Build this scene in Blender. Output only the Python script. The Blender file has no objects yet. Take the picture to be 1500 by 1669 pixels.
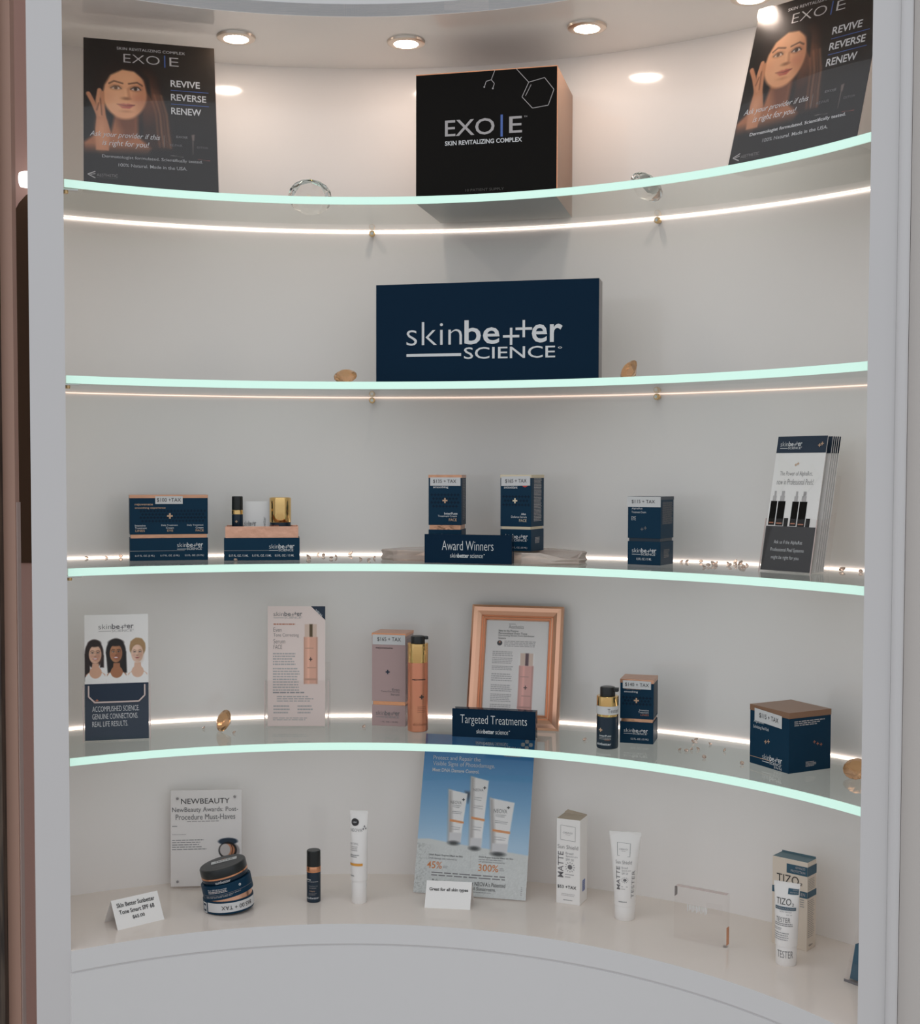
import bpy, bmesh, math, random
import numpy as np
from mathutils import Vector, Matrix

# ------------------------------------------------------------------ camera, sky, lights, exposure
SC = bpy.context.scene
COL = SC.collection
cam_d = bpy.data.cameras.new('camera')
cam = bpy.data.objects.new('camera', cam_d)
COL.objects.link(cam)
cam_d.sensor_fit = 'HORIZONTAL'
cam_d.sensor_width = 36.0
cam_d.lens = 2100.65 * 36.0 / 1500.0
cam_d.shift_y = 23.518 / 1500.0
cam_d.clip_start = 0.01
_p, _r = -0.041151, 0.0025
_F = Vector((0, math.cos(_p), math.sin(_p)))
_U0 = Vector((0, -math.sin(_p), math.cos(_p)))
_R0 = Vector((1, 0, 0))
_R = _R0 * math.cos(_r) + _U0 * math.sin(_r)
_U = _U0 * math.cos(_r) - _R0 * math.sin(_r)
cam.matrix_world = Matrix(((_R.x, _U.x, -_F.x, 0), (_R.y, _U.y, -_F.y, 0), (_R.z, _U.z, -_F.z, 1.45), (0, 0, 0, 1)))
SC.camera = cam

WORLD_STRENGTH = 0.90
world = bpy.data.worlds.new('shop_daylight')
SC.world = world
world.use_nodes = True
_nt = world.node_tree
_bg = _nt.nodes['Background']
# soft shop daylight: bright overhead, dimmer towards the far walls and the floor
_tc = _nt.nodes.new('ShaderNodeTexCoord'); _sp = _nt.nodes.new('ShaderNodeSeparateXYZ'); _rp = _nt.nodes.new('ShaderNodeValToRGB')
_mr = _nt.nodes.new('ShaderNodeMapRange'); _mr.inputs['From Min'].default_value = -1.0; _mr.inputs['From Max'].default_value = 1.0
_nt.links.new(_tc.outputs['Generated'], _sp.inputs['Vector']); _nt.links.new(_sp.outputs['Z'], _mr.inputs['Value'])
_nt.links.new(_mr.outputs['Result'], _rp.inputs['Fac']); _nt.links.new(_rp.outputs['Color'], _bg.inputs['Color'])
_el = _rp.color_ramp.elements
_el[0].position = 0.0; _el[0].color = (0.445, 0.46, 0.475, 1)
_el[1].position = 1.0; _el[1].color = (0.78, 0.81, 0.86, 1)
for _x, _c in ((0.40, (0.49, 0.50, 0.52, 1)), (0.54, (0.52, 0.535, 0.56, 1)), (0.66, (0.70, 0.725, 0.765, 1))):
    _q = _el.new(_x); _q.color = _c
_bg.inputs['Strength'].default_value = WORLD_STRENGTH

DOWNLIGHT_STRENGTH = 74.0
LED_STRENGTH = 2.6
LED_DIM = 0.75
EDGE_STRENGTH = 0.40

SC.view_settings.view_transform = 'Standard'
SC.view_settings.look = 'None'
SC.view_settings.exposure = 0.32
SC.view_settings.gamma = 1.0
SC.view_settings.use_curve_mapping = False
SC.cycles.max_bounces = 14
SC.cycles.transparent_max_bounces = 24
SC.cycles.transmission_bounces = 10
SC.cycles.caustics_reflective = False
SC.cycles.caustics_refractive = False
SC.cycles.sample_clamp_indirect = 6.0

# ------------------------------------------------------------------ materials
def srgb(r, g, b):
    def c(v):
        v /= 255.0
        return v / 12.92 if v <= 0.04045 else ((v + 0.055) / 1.055) ** 2.4
    return (c(r), c(g), c(b))

MATS = {}
def mat(name, rgb, rough=0.5, metal=0.0, spec=0.5, coat=0.0, emit=None, strength=0.0, bump=None, trans=0.0, ior=1.5, noise=None):
    m = bpy.data.materials.new(name); m.use_nodes = True
    nt = m.node_tree; b = nt.nodes['Principled BSDF']
    b.inputs['Base Color'].default_value = (*rgb, 1)
    b.inputs['Roughness'].default_value = rough
    b.inputs['Metallic'].default_value = metal
    b.inputs['Specular IOR Level'].default_value = spec
    b.inputs['Coat Weight'].default_value = coat
    b.inputs['Coat Roughness'].default_value = 0.04
    b.inputs['IOR'].default_value = ior
    b.inputs['Transmission Weight'].default_value = trans
    if emit:
        b.inputs['Emission Color'].default_value = (*emit, 1)
        b.inputs['Emission Strength'].default_value = strength
    tc = None
    if bump or noise:
        tc = nt.nodes.new('ShaderNodeTexCoord')
    if bump:
        n = nt.nodes.new('ShaderNodeTexNoise'); n.inputs['Scale'].default_value = bump[0]; n.inputs['Detail'].default_value = 3
        bp = nt.nodes.new('ShaderNodeBump'); bp.inputs['Strength'].default_value = bump[1]; bp.inputs['Distance'].default_value = 0.002
        nt.links.new(tc.outputs['Object'], n.inputs['Vector']); nt.links.new(n.outputs['Fac'], bp.inputs['Height'])
        nt.links.new(bp.outputs['Normal'], b.inputs['Normal'])
    if noise:
        sc_, dark, stretch = noise
        mp = nt.nodes.new('ShaderNodeMapping'); mp.inputs['Scale'].default_value = stretch
        n = nt.nodes.new('ShaderNodeTexNoise'); n.inputs['Scale'].default_value = sc_; n.inputs['Detail'].default_value = 5
        rp = nt.nodes.new('ShaderNodeValToRGB')
        rp.color_ramp.elements[0].position = 0.35; rp.color_ramp.elements[0].color = (*dark, 1)
        rp.color_ramp.elements[1].position = 0.65; rp.color_ramp.elements[1].color = (*rgb, 1)
        nt.links.new(tc.outputs['Object'], mp.inputs['Vector']); nt.links.new(mp.outputs['Vector'], n.inputs['Vector'])
        nt.links.new(n.outputs['Fac'], rp.inputs['Fac']); nt.links.new(rp.outputs['Color'], b.inputs['Base Color'])
    MATS[name] = m
    return m

def clear(name, tint, refl=1.0, rough=0.0):
    """clear sheet: tinted see-through plus a Schlick mirror"""
    m = bpy.data.materials.new(name); m.use_nodes = True
    nt = m.node_tree; nt.nodes.clear(); L = nt.links
    out = nt.nodes.new('ShaderNodeOutputMaterial')
    tr = nt.nodes.new('ShaderNodeBsdfTransparent'); tr.inputs['Color'].default_value = (*tint, 1)
    gl = nt.nodes.new('ShaderNodeBsdfGlossy'); gl.inputs['Roughness'].default_value = rough
    lw = nt.nodes.new('ShaderNodeLayerWeight'); lw.inputs['Blend'].default_value = 0.5
    pw = nt.nodes.new('ShaderNodeMath'); pw.operation = 'POWER'; pw.inputs[1].default_value = 5
    ma = nt.nodes.new('ShaderNodeMath'); ma.operation = 'MULTIPLY_ADD'; ma.inputs[1].default_value = 0.9 * refl; ma.inputs[2].default_value = 0.04 * refl
    mx = nt.nodes.new('ShaderNodeMixShader')
    ge = nt.nodes.new('ShaderNodeNewGeometry'); iv = nt.nodes.new('ShaderNodeMath'); iv.operation = 'SUBTRACT'; iv.inputs[0].default_value = 1.0
    mu = nt.nodes.new('ShaderNodeMath'); mu.operation = 'MULTIPLY'
    L.new(ge.outputs['Backfacing'], iv.inputs[1]); L.new(ma.outputs[0], mu.inputs[0]); L.new(iv.outputs[0], mu.inputs[1])
    L.new(lw.outputs['Facing'], pw.inputs[0]); L.new(pw.outputs[0], ma.inputs[0]); L.new(mu.outputs[0], mx.inputs['Fac'])
    L.new(tr.outputs[0], mx.inputs[1]); L.new(gl.outputs[0], mx.inputs[2]); L.new(mx.outputs[0], out.inputs['Surface'])
    MATS[name] = m
    return m

def printmat(name, rough=0.4, coat=0.0):
    m = mat(name, (1, 1, 1), rough, coat=coat)
    nt = m.node_tree; a = nt.nodes.new('ShaderNodeAttribute'); a.attribute_name = 'ink'
    nt.links.new(a.outputs['Color'], nt.nodes['Principled BSDF'].inputs['Base Color'])
    return m

mat('lacquer', srgb(245, 240, 237), 0.10, spec=0.5)
mat('lacquer_front', srgb(226, 226, 226), 0.09, spec=0.5)
mat('lacquer_downlit', srgb(236, 224, 215), 0.12, spec=0.5)  # warmth of the downlights put into the counter top's base colour
mat('post_white', srgb(214, 213, 213), 0.22)
mat('wall_paint', srgb(205, 200, 195), 0.6)
mat('seam', srgb(214, 212, 212), 0.6)
clear('shelf_glass', (0.932, 0.960, 0.945), 1.0)
clear('acrylic', (0.990, 0.984, 0.982), 0.75)
mat('acrylic_edge', srgb(215, 195, 190), 0.2)
mat('edge_glow', srgb(205, 236, 224), 0.35, emit=srgb(205, 246, 230), strength=EDGE_STRENGTH, noise=None)  # added emission stands in for strip light carried through the glass
mat('led', (1, 0.93, 0.86), 0.5, emit=(1.0, 0.86, 0.76), strength=LED_STRENGTH)
mat('led_dim', (0.9, 0.8, 0.72), 0.5, emit=(1.0, 0.74, 0.6), strength=LED_DIM)
mat('lamp_glow', (1, 1, 1), 0.5, emit=(1.0, 0.83, 0.71), strength=DOWNLIGHT_STRENGTH)
mat('wall_lamp_glow', (1, 1, 1), 0.5, emit=(1.0, 0.97, 0.96), strength=1.4)
mat('nickel', (0.62, 0.55, 0.48), 0.28, 1.0)
mat('brass', (0.72, 0.5, 0.26), 0.25, 1.0)
mat('chrome', (0.6, 0.6, 0.58), 0.15, 1.0)
mat('navy', srgb(12, 52, 76), 0.45, spec=0.15)
mat('navy_dark', srgb(12, 38, 56), 0.30)
mat('navy_pattern', srgb(9, 36, 56), 0.42, spec=0.15)
mat('sign_navy', srgb(12, 40, 62), 0.5, spec=0.08)
mat('black_card', srgb(24, 22, 20), 0.5, spec=0.08)
mat('rose_card', srgb(150, 114, 90), 0.38, 0.3)
mat('rose_foil', (0.80, 0.47, 0.33), 0.26, 1.0)
mat('rose_crinkle', (0.78, 0.44, 0.31), 0.30, 1.0, bump=(70, 0.9))
mat('copper_band', (0.66, 0.36, 0.23), 0.3, 1.0, bump=(90, 0.8))
mat('copper', (0.76, 0.36, 0.20), 0.25, 1.0)
mat('bottle_copper', (0.76, 0.31, 0.19), 0.32, 0.8)
mat('gold', (0.86, 0.58, 0.24), 0.12, 1.0)
mat('pale_gold', (0.72, 0.62, 0.45), 0.3, 0.9)
mat('black_plastic', srgb(24, 29, 30), 0.32)
mat('pink_card', srgb(186, 158, 156), 0.42)
mat('frame_rose', (0.82, 0.46, 0.31), 0.28, 0.9)
mat('paper', srgb(246, 243, 241), 0.6)
mat('paper_pink', srgb(240, 222, 216), 0.5)
mat('white_card', srgb(245, 242, 239), 0.45)
mat('white_plastic', srgb(242, 239, 236), 0.3)
mat('cream_card', srgb(226, 212, 196), 0.5)
mat('tan_card', srgb(190, 172, 152), 0.6)
mat('grey_side', srgb(150, 146, 146), 0.5)
mat('sticker', srgb(214, 214, 214), 0.5)
mat('ink_white', srgb(226, 228, 230), 0.5)
mat('ink_grey', srgb(150, 150, 152), 0.5)
mat('ink_mid', srgb(120, 118, 120), 0.5)
mat('ink_dark', srgb(48, 46, 48), 0.5)
mat('ink_pale', srgb(186, 182, 182), 0.5)
mat('ink_blue', srgb(84, 116, 190), 0.4)
mat('ink_navy', srgb(24, 44, 66), 0.5)
mat('ink_teal', srgb(46, 86, 106), 0.5)
mat('ink_gold', srgb(206, 170, 140), 0.4)
mat('ink_copper', srgb(190, 120, 90), 0.4)
mat('ink_orange', srgb(226, 138, 62), 0.5)
mat('ink_amber', srgb(226, 160, 70), 0.5)
mat('ink_red', srgb(200, 60, 50), 0.5)
mat('ink_line', srgb(130, 128, 130), 0.5)
mat('ink_dimblack', srgb(78, 74, 70), 0.5)
mat('teal_card', srgb(96, 122, 132), 0.5)
printmat('print_gloss', 0.3, 0.0)
printmat('print_matt', 0.45)
mat('crystal', (1, 1, 1), 0.0, trans=1.0, ior=1.42)
mat('amber_crystal', (1.0, 0.56, 0.28), 0.03, trans=0.8, ior=1.42)
mat('rose_bead', (0.98, 0.74, 0.62), 0.05, trans=0.75, ior=1.35)
mat('quartz', srgb(236, 220, 210), 0.22, trans=0.35, ior=1.3, bump=(60, 0.7), noise=(9, srgb(208, 186, 174), (1, 1, 4)))
mat('mauve_gloss', srgb(224, 186, 174), 0.12)
mat('trim_light', srgb(196, 176, 168), 0.4)
mat('mauve_trim', srgb(192, 154, 136), 0.4)
mat('brown_gloss', srgb(98, 76, 60), 0.25)
mat('wood_dark', srgb(92, 78, 66), 0.6, noise=(30, srgb(48, 40, 34), (6, 6, 0.4)))
mat('floor_tile', srgb(190, 182, 174), 0.25)
mat('dark_window', srgb(30, 34, 32), 0.3)

# ------------------------------------------------------------------ mesh builder
_glyph_cache = {}
def glyphs(s, wt):
    key = (s, wt)
    if key not in _glyph_cache:
        cu = bpy.data.curves.new('txt', 'FONT'); cu.body = s; cu.size = 1.0; cu.resolution_u = 3; cu.offset = wt
        o = bpy.data.objects.new('txt', cu)
        me = o.to_mesh()
        v = np.array([x.co[:2] for x in me.vertices]) if len(me.vertices) else np.zeros((0, 2))
        f = [tuple(p.vertices) for p in me.polygons]
        o.to_mesh_clear(); bpy.data.objects.remove(o); bpy.data.curves.remove(cu)
        if len(v):
            lo, hi = v.min(0), v.max(0)
            v = (v - lo) / np.maximum(hi - lo, 1e-6)
        _glyph_cache[key] = (v, f)
    return _glyph_cache[key]

def flat(o, x, y):
    """a flat printed face: o = top corner, x across, y downward; both full length"""
    o, x, y = Vector(o), Vector(x), Vector(y)
    n = y.cross(x); n.normalize()
    return lambda a, b, lift=0.0: o + x * a + y * b + n * lift
def round_face(r, ztop, zbot, span, mid=-90.0, r2=None):
    """print wrapped around an upright cylinder or taper"""
    r2 = r if r2 is None else r2
    def f(a, b, lift=0.0):
        t = math.radians(mid + (a - 0.5) * span); q = r + (r2 - r) * b + lift
        return Vector((q * math.cos(t), q * math.sin(t), ztop + (zbot - ztop) * b))
    return f

class PB:
    def __init__(s):
        s.v, s.f, s.m, s.mats, s.ink, s.smooth = [], [], [], [], {}, []
        s.M = None
    def mi(s, name):
        if name not in s.mats: s.mats.append(name)
        return s.mats.index(name)
    def add(s, vs, fs, mname, smooth=False):
        b = len(s.v); i = s.mi(mname) if isinstance(mname, str) else None
        for p in vs:
            p = Vector(p)
            s.v.append(s.M @ p if s.M is not None else p)
        for k, f in enumerate(fs):
            s.f.append(tuple(b + j for j in f)); s.m.append(i if i is not None else s.mi(mname[k])); s.smooth.append(smooth)
        return b
    def box(s, x0, x1, y0, y1, z0, z1, m, bevel=0.0, top=None, front=None, sides=None, bottom=None):
        bm = bmesh.new()
        vs = [bm.verts.new(p) for p in ((x0, y0, z0), (x1, y0, z0), (x1, y1, z0), (x0, y1, z0), (x0, y0, z1), (x1, y0, z1), (x1, y1, z1), (x0, y1, z1))]
        for q in ((3, 2, 1, 0), (4, 5, 6, 7), (0, 1, 5, 4), (1, 2, 6, 5), (2, 3, 7, 6), (3, 0, 4, 7)):
            bm.faces.new([vs[j] for j in q])
        if bevel > 0:
            bmesh.ops.bevel(bm, geom=list(bm.edges), offset=bevel, segments=2, affect='EDGES', profile=0.6)
        bm.normal_update(); bm.verts.index_update()
        ms = []
        for f in bm.faces:
            n = f.normal; k = m
            if n.z > 0.9 and top: k = top
            elif n.z < -0.9 and bottom: k = bottom
            elif n.y < -0.9 and front: k = front
            elif abs(n.x) > 0.9 and sides: k = sides
            ms.append(k)
        s.add([x.co.copy() for x in bm.verts], [tuple(x.index for x in f.verts) for f in bm.faces], ms)
        bm.free()
    def lathe(s, prof, m, seg=40, cx=0, cy=0, caps=True):
        """prof: list of (r, z) bottom to top; m: one name or a name per band"""
        vs, fs, ms = [], [], []
        for r, z in prof:
            for k in range(seg):
                t = 2 * math.pi * k / seg; vs.append((cx + r * math.cos(t), cy + r * math.sin(t), z))
        for j in range(len(prof) - 1):
            for k in range(seg):
                k2 = (k + 1) % seg
                fs.append((j * seg + k, j * seg + k2, (j + 1) * seg + k2, (j + 1) * seg + k)); ms.append(m if isinstance(m, str) else m[j])
        s.add(vs, fs, ms, True)
        if caps:
            for j, flip in ((0, True), (len(prof) - 1, False)):
                if prof[j][0] > 1e-5:
                    ring = [vs[j * seg + k] for k in range(seg)]
                    s.add(ring, [tuple(reversed(range(seg))) if flip else tuple(range(seg))], m if isinstance(m, str) else m[min(j, len(m) - 1)])
    def rings(s, rings, m, closed=True, caps=True, smooth=True):
        n = len(rings[0]); vs = [p for r in rings for p in r]; fs = []
        for j in range(len(rings) - 1):
            for k in range(n if closed else n - 1):
                k2 = (k + 1) % n
                fs.append((j * n + k, j * n + k2, (j + 1) * n + k2, (j + 1) * n + k))
        s.add(vs, fs, m, smooth)
        if caps:
            s.add(rings[0], [tuple(reversed(range(n)))], m); s.add(rings[-1], [tuple(range(n))], m)
    def prism(s, poly, z0, z1, m, top=None):
        n = len(poly)
        vs = [(x, y, z0) for x, y in poly] + [(x, y, z1) for x, y in poly]
        fs = [tuple(reversed(range(n))), tuple(range(n, 2 * n))] + [(k, (k + 1) % n, n + (k + 1) % n, n + k) for k in range(n)]
        s.add(vs, fs, [m, top or m] + [m] * n)
    # ---- prints
    def quad(s, F, x0, y0, x1, y1, m, lift=0.0003, n=1):
        vs, fs = [], []
        for k in range(n + 1):
            a = x0 + (x1 - x0) * k / n
            vs += [F(a, y0, lift), F(a, y1, lift)]
        for k in range(n): fs.append((2 * k, 2 * k + 1, 2 * k + 3, 2 * k + 2))
        s.add(vs, fs, m)
    def poly(s, F, pts, m, lift=0.0004):
        s.add([F(a, b, lift) for a, b in pts], [tuple(range(len(pts)))], m)
    def line(s, F, pts, w, m, asp=1.0, lift=0.0004):
        """thin printed line; w in x fractions, asp = height/width of the face"""
        for (a, b), (c, d) in zip(pts[:-1], pts[1:]):
            dx, dy = c - a, (d - b) * asp; L = math.hypot(dx, dy) or 1
            nx, ny = -dy / L * w / 2, dx / L * w / 2 / asp
            s.poly(F, [(a + nx, b + ny), (a - nx, b - ny), (c - nx, d - ny), (c + nx, d + ny)], m, lift)
    def disc(s, F, x, y, r, m, asp=1.0, n=16, lift=0.0004, r0=0.0):
        p = [(math.cos(2 * math.pi * k / n), math.sin(2 * math.pi * k / n)) for k in range(n)]
        if r0 == 0: s.poly(F, [(x + r * c, y + r * q / asp) for c, q in p], m, lift)
        else:
            vs = [F(x + r * c, y + r * q / asp, lift) for c, q in p] + [F(x + r0 * c, y + r0 * q / asp, lift) for c, q in p]
            s.add(vs, [(k, (k + 1) % n, n + (k + 1) % n, n + k) for k in range(n)], m)
    def text(s, F, t, x0, y0, x1, y1, m, wt=0.0, shear=0.0, lift=0.0006, flip=False, up=False):
        v, f = glyphs(t, wt)
        if not len(v): return
        vs = []
        for a, b in v:
            if flip: a, b = 1 - a, 1 - b
            if up: px, py = x0 + (1 - b) * (x1 - x0), y1 + a * (y0 - y1)
            else: px, py = x0 + (a + shear * (b - 0.5)) * (x1 - x0), y1 + b * (y0 - y1)
            vs.append(F(px, py, lift))
        s.add(vs, f, m)
    def lines(s, F, x0, y0, x1, y1, n, m, seed=1, fill=0.5, ragged=0.25, lift=0.0004):
        """rows of type too small to read"""
        rnd = random.Random(seed); h = (y1 - y0) / n
        for k in range(n):
            end = x1 - (x1 - x0) * rnd.random() * ragged; a = x0; y = y0 + k * h
            while a < end:
                w = (x1 - x0) * rnd.uniform(0.05, 0.16); b = min(a + w, end)
                s.quad(F, a, y + h * (0.5 - fill / 2), b, y + h * (0.5 + fill / 2), m, lift)
                a = b + (x1 - x0) * 0.02
    def plus(s, F, x, y, r, t, m, asp=1.0, lift=0.0005):
        s.quad(F, x - r, y - t / asp, x + r, y + t / asp, m, lift); s.quad(F, x - t, y - r / asp, x + t, y + r / asp, m, lift + 0.0001)
    def logo(s, F, x0, y0, x1, y1, m, m2=None):
        """thin and bold lower-case wordmark with two crosses for its tt, SCIENCE below"""
        m2 = m2 or m; X = lambda a: x0 + (x1 - x0) * a; Y = lambda a: y0 + (y1 - y0) * a
        s.text(F, 'skin', X(0), Y(0.04), X(0.362), Y(0.62), m, -0.012)
        s.text(F, 'be', X(0.378), Y(0.02), X(0.603), Y(0.62), m, 0.011)
        for cx, cy in ((0.677, 0.44), (0.757, 0.26)):
            s.quad(F, X(cx - 0.052), Y(cy - 0.03), X(cx + 0.052), Y(cy + 0.03), m, 0.0006)
            s.quad(F, X(cx - 0.008), Y(cy - 0.21), X(cx + 0.008), Y(cy + 0.21), m, 0.0007)
        s.text(F, 'er', X(0.808), Y(0.16), X(1.0), Y(0.61), m, 0.011)
        s.quad(F, X(0), Y(0.83), X(0.357), Y(0.90), m2, 0.0006)
        s.text(F, 'SCIENCE', X(0.375), Y(0.69), X(0.955), Y(0.98), m2, 0.004)
        s.disc(F, X(0.985), Y(0.74), (x1 - x0) * 0.013, m2, (y1 - y0) and 1.0, 10, 0.0006, (x1 - x0) * 0.008)
    def picture(s, F, x0, y0, x1, y1, img, m='print_gloss', lift=0.0003):
        h, w, _ = img.shape
        vs = [F(x0 + (x1 - x0) * i / w, y0 + (y1 - y0) * j / h, lift) for j in range(h + 1) for i in range(w + 1)]
        fs = [(j * (w + 1) + i, (j + 1) * (w + 1) + i, (j + 1) * (w + 1) + i + 1, j * (w + 1) + i + 1) for j in range(h) for i in range(w)]
        nf = len(s.f); s.add(vs, fs, m)
        lin = np.where(img <= 0.04045, img / 12.92, ((img + 0.055) / 1.055) ** 2.4).reshape(-1, 3)
        s.ink[nf] = lin
    def build(s, name, parent=None, loc=None, label=None):
        me = bpy.data.meshes.new(name)
        me.from_pydata([tuple(p) for p in s.v], [], s.f)
        for k in s.mats: me.materials.append(MATS[k])
        me.polygons.foreach_set('material_index', s.m)
        me.polygons.foreach_set('use_smooth', s.smooth)
        if any(s.smooth): me.set_sharp_from_angle(angle=math.radians(35))
        if s.ink:
            at = me.color_attributes.new('ink', 'FLOAT_COLOR', 'CORNER')
            buf = np.ones((len(me.loops), 4), np.float32)
            for nf, lin in s.ink.items():
                ls = me.polygons[nf].loop_start
                buf[ls:ls + 4 * len(lin), :3] = np.repeat(lin, 4, axis=0)
            at.data.foreach_set('color', buf.ravel())
        me.update()
        o = bpy.data.objects.new(name, me); COL.objects.link(o)
        if parent is not None: o.parent = parent
        if loc is not None: o.location = loc
        if label: o['label'] = label
        return o

def thing(name, label, cat, loc, rz=0.0, rx=0.0, group=None):
    o = bpy.data.objects.new(name, None); COL.objects.link(o)
    o.empty_display_size = 0.02
    o.location = loc; o.rotation_euler = (math.radians(rx), 0, math.radians(rz))
    o['label'] = label; o['category'] = cat
    if group: o['group'] = group
    return o
def tag(o, label, cat, group=None):
    o['label'] = label; o['category'] = cat
    if group: o['group'] = group
    return o
def struct(b, name):
    o = b.build(name); o['kind'] = 'structure'
    return o
def corner(x, y, yaw, w, d):
    """centre of a footprint from its front corner"""
    t = math.radians(yaw)
    return x + math.cos(t) * w / 2 - math.sin(t) * d / 2, y + math.sin(t) * w / 2 + math.cos(t) * d / 2

# ------------------------------------------------------------------ painted prints
class Pic:
    def __init__(s, w, h, col, unit_h):
        s.w, s.h = w, h
        X, Y = np.meshgrid((np.arange(w) + 0.5) / w, (np.arange(h) + 0.5) / h * unit_h)
        s.X, s.Y = X, Y
        s.a = np.ones((h, w, 3)) * (np.array(col) / 255.0)
    def blend(s, d, col, soft, al):
        k = np.clip(0.5 - d / soft, 0, 1) * al
        s.a = s.a * (1 - k[..., None]) + (np.array(col) / 255.0) * k[..., None]
    def ell(s, cx, cy, rx, ry, col, soft=0.01, rot=0, al=1.0):
        t = math.radians(rot); dx, dy = s.X - cx, s.Y - cy
        u, v = dx * math.cos(t) + dy * math.sin(t), -dx * math.sin(t) + dy * math.cos(t)
        q = np.sqrt((u / rx) ** 2 + (v / ry) ** 2)
        s.blend((q - 1) * min(rx, ry), col, soft, al)
    def poly(s, pts, col, soft=0.006, al=1.0):
        P = np.array(pts, float); n = len(P)
        d = np.full(s.X.shape, 1e9); inside = np.zeros(s.X.shape, bool)
        for i in range(n):
            a, b = P[i], P[(i + 1) % n]; e = b - a
            wx, wy = s.X - a[0], s.Y - a[1]
            t = np.clip((wx * e[0] + wy * e[1]) / (e @ e + 1e-12), 0, 1)
            d = np.minimum(d, np.hypot(wx - e[0] * t, wy - e[1] * t))
            c = (a[1] <= s.Y) != (b[1] <= s.Y)
            with np.errstate(divide='ignore', invalid='ignore'):
                xi = a[0] + (s.Y - a[1]) * e[0] / (e[1] if e[1] != 0 else 1e-12)
            inside ^= c & (s.X < xi)
        s.blend(np.where(inside, -d, d), col, soft, al)
    def stroke(s, pts, wd, col, soft=0.006, al=1.0):
        P = np.array(pts, float); d = np.full(s.X.shape, 1e9)
        for a, b in zip(P[:-1], P[1:]):
            e = b - a; wx, wy = s.X - a[0], s.Y - a[1]
            t = np.clip((wx * e[0] + wy * e[1]) / (e @ e + 1e-12), 0, 1)
            d = np.minimum(d, np.hypot(wx - e[0] * t, wy - e[1] * t))
        s.blend(d - wd / 2, col, soft, al)

def face(p, cx, cy, r, skin, shade, hair, lip, smile=False, turn=0.0):
    """portrait head: cx, cy = middle of the face, r = half its width"""
    d = lambda c, k: tuple(max(0, min(255, v * k)) for v in c)
    p.ell(cx, cy + 0.08 * r, r, 1.34 * r, skin, 0.12 * r)
    p.ell(cx + (0.55 + turn) * r, cy + 0.2 * r, 0.5 * r, 1.1 * r, shade, 0.5 * r, 0, 0.45)
    p.ell(cx, cy - 0.75 * r, 0.6 * r, 0.35 * r, d(skin, 1.1), 0.4 * r, 0, 0.5)
    for sx in (-1, 1):
        ex = cx + (sx * 0.44 + 0.12 * turn) * r; ey = cy - 0.16 * r
        p.ell(ex, ey - 0.02 * r, 0.26 * r, 0.15 * r, d(shade, 0.85), 0.12 * r, 0, 0.6)
        p.ell(ex, ey, 0.19 * r, 0.075 * r, (236, 226, 220), 0.05 * r)
        p.ell(ex, ey, 0.085 * r, 0.085 * r, (60, 44, 34), 0.04 * r)
        p.stroke([(ex - 0.22 * r, ey + 0.02 * r), (ex - 0.05 * r, ey - 0.10 * r), (ex + 0.12 * r, ey - 0.09 * r), (ex + 0.23 * r, ey + 0.02 * r)], 0.05 * r, (44, 30, 24), 0.05 * r, 0.9)
        p.stroke([(ex - 0.30 * r, ey - (0.25 if sx > 0 else 0.20) * r), (ex + sx * 0.08 * r, ey - 0.345 * r), (ex + 0.30 * r, ey - (0.20 if sx > 0 else 0.25) * r)], 0.06 * r, d(hair, 1.1), 0.07 * r, 0.8)
        p.ell(cx + (sx * 0.52) * r, cy + 0.32 * r, 0.26 * r, 0.2 * r, lip, 0.3 * r, 0, 0.22)
    nx = cx + 0.12 * turn * r
    p.stroke([(nx + 0.10 * r, cy - 0.12 * r), (nx + 0.15 * r, cy + 0.25 * r)], 0.07 * r, shade, 0.14 * r, 0.5)
    p.stroke([(nx - 0.02 * r, cy - 0.1 * r), (nx, cy + 0.25 * r)], 0.06 * r, d(skin, 1.14), 0.12 * r, 0.7)
    p.ell(nx, cy + 0.36 * r, 0.19 * r, 0.07 * r, d(shade, 0.75), 0.09 * r, 0, 0.8)
    my = cy + 0.72 * r
    if smile:
        p.ell(nx, my, 0.40 * r, 0.17 * r, lip, 0.07 * r); p.ell(nx, my - 0.01 * r, 0.31 * r, 0.085 * r, (246, 240, 236), 0.05 * r)
    else:
        p.poly([(nx - 0.40 * r, my - 0.05 * r), (nx - 0.1 * r, my - 0.11 * r), (nx, my - 0.08 * r), (nx + 0.1 * r, my - 0.11 * r), (nx + 0.40 * r, my - 0.05 * r), (nx + 0.16 * r, my + 0.15 * r), (nx - 0.16 * r, my + 0.15 * r)], lip, 0.06 * r)
        p.stroke([(nx - 0.39 * r, my - 0.05 * r), (nx, my + 0.02 * r), (nx + 0.39 * r, my - 0.05 * r)], 0.035 * r, d(lip, 0.55), 0.05 * r, 0.9)
    p.ell(nx, my + 0.3 * r, 0.2 * r, 0.05 * r, shade, 0.12 * r, 0, 0.4)

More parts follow.
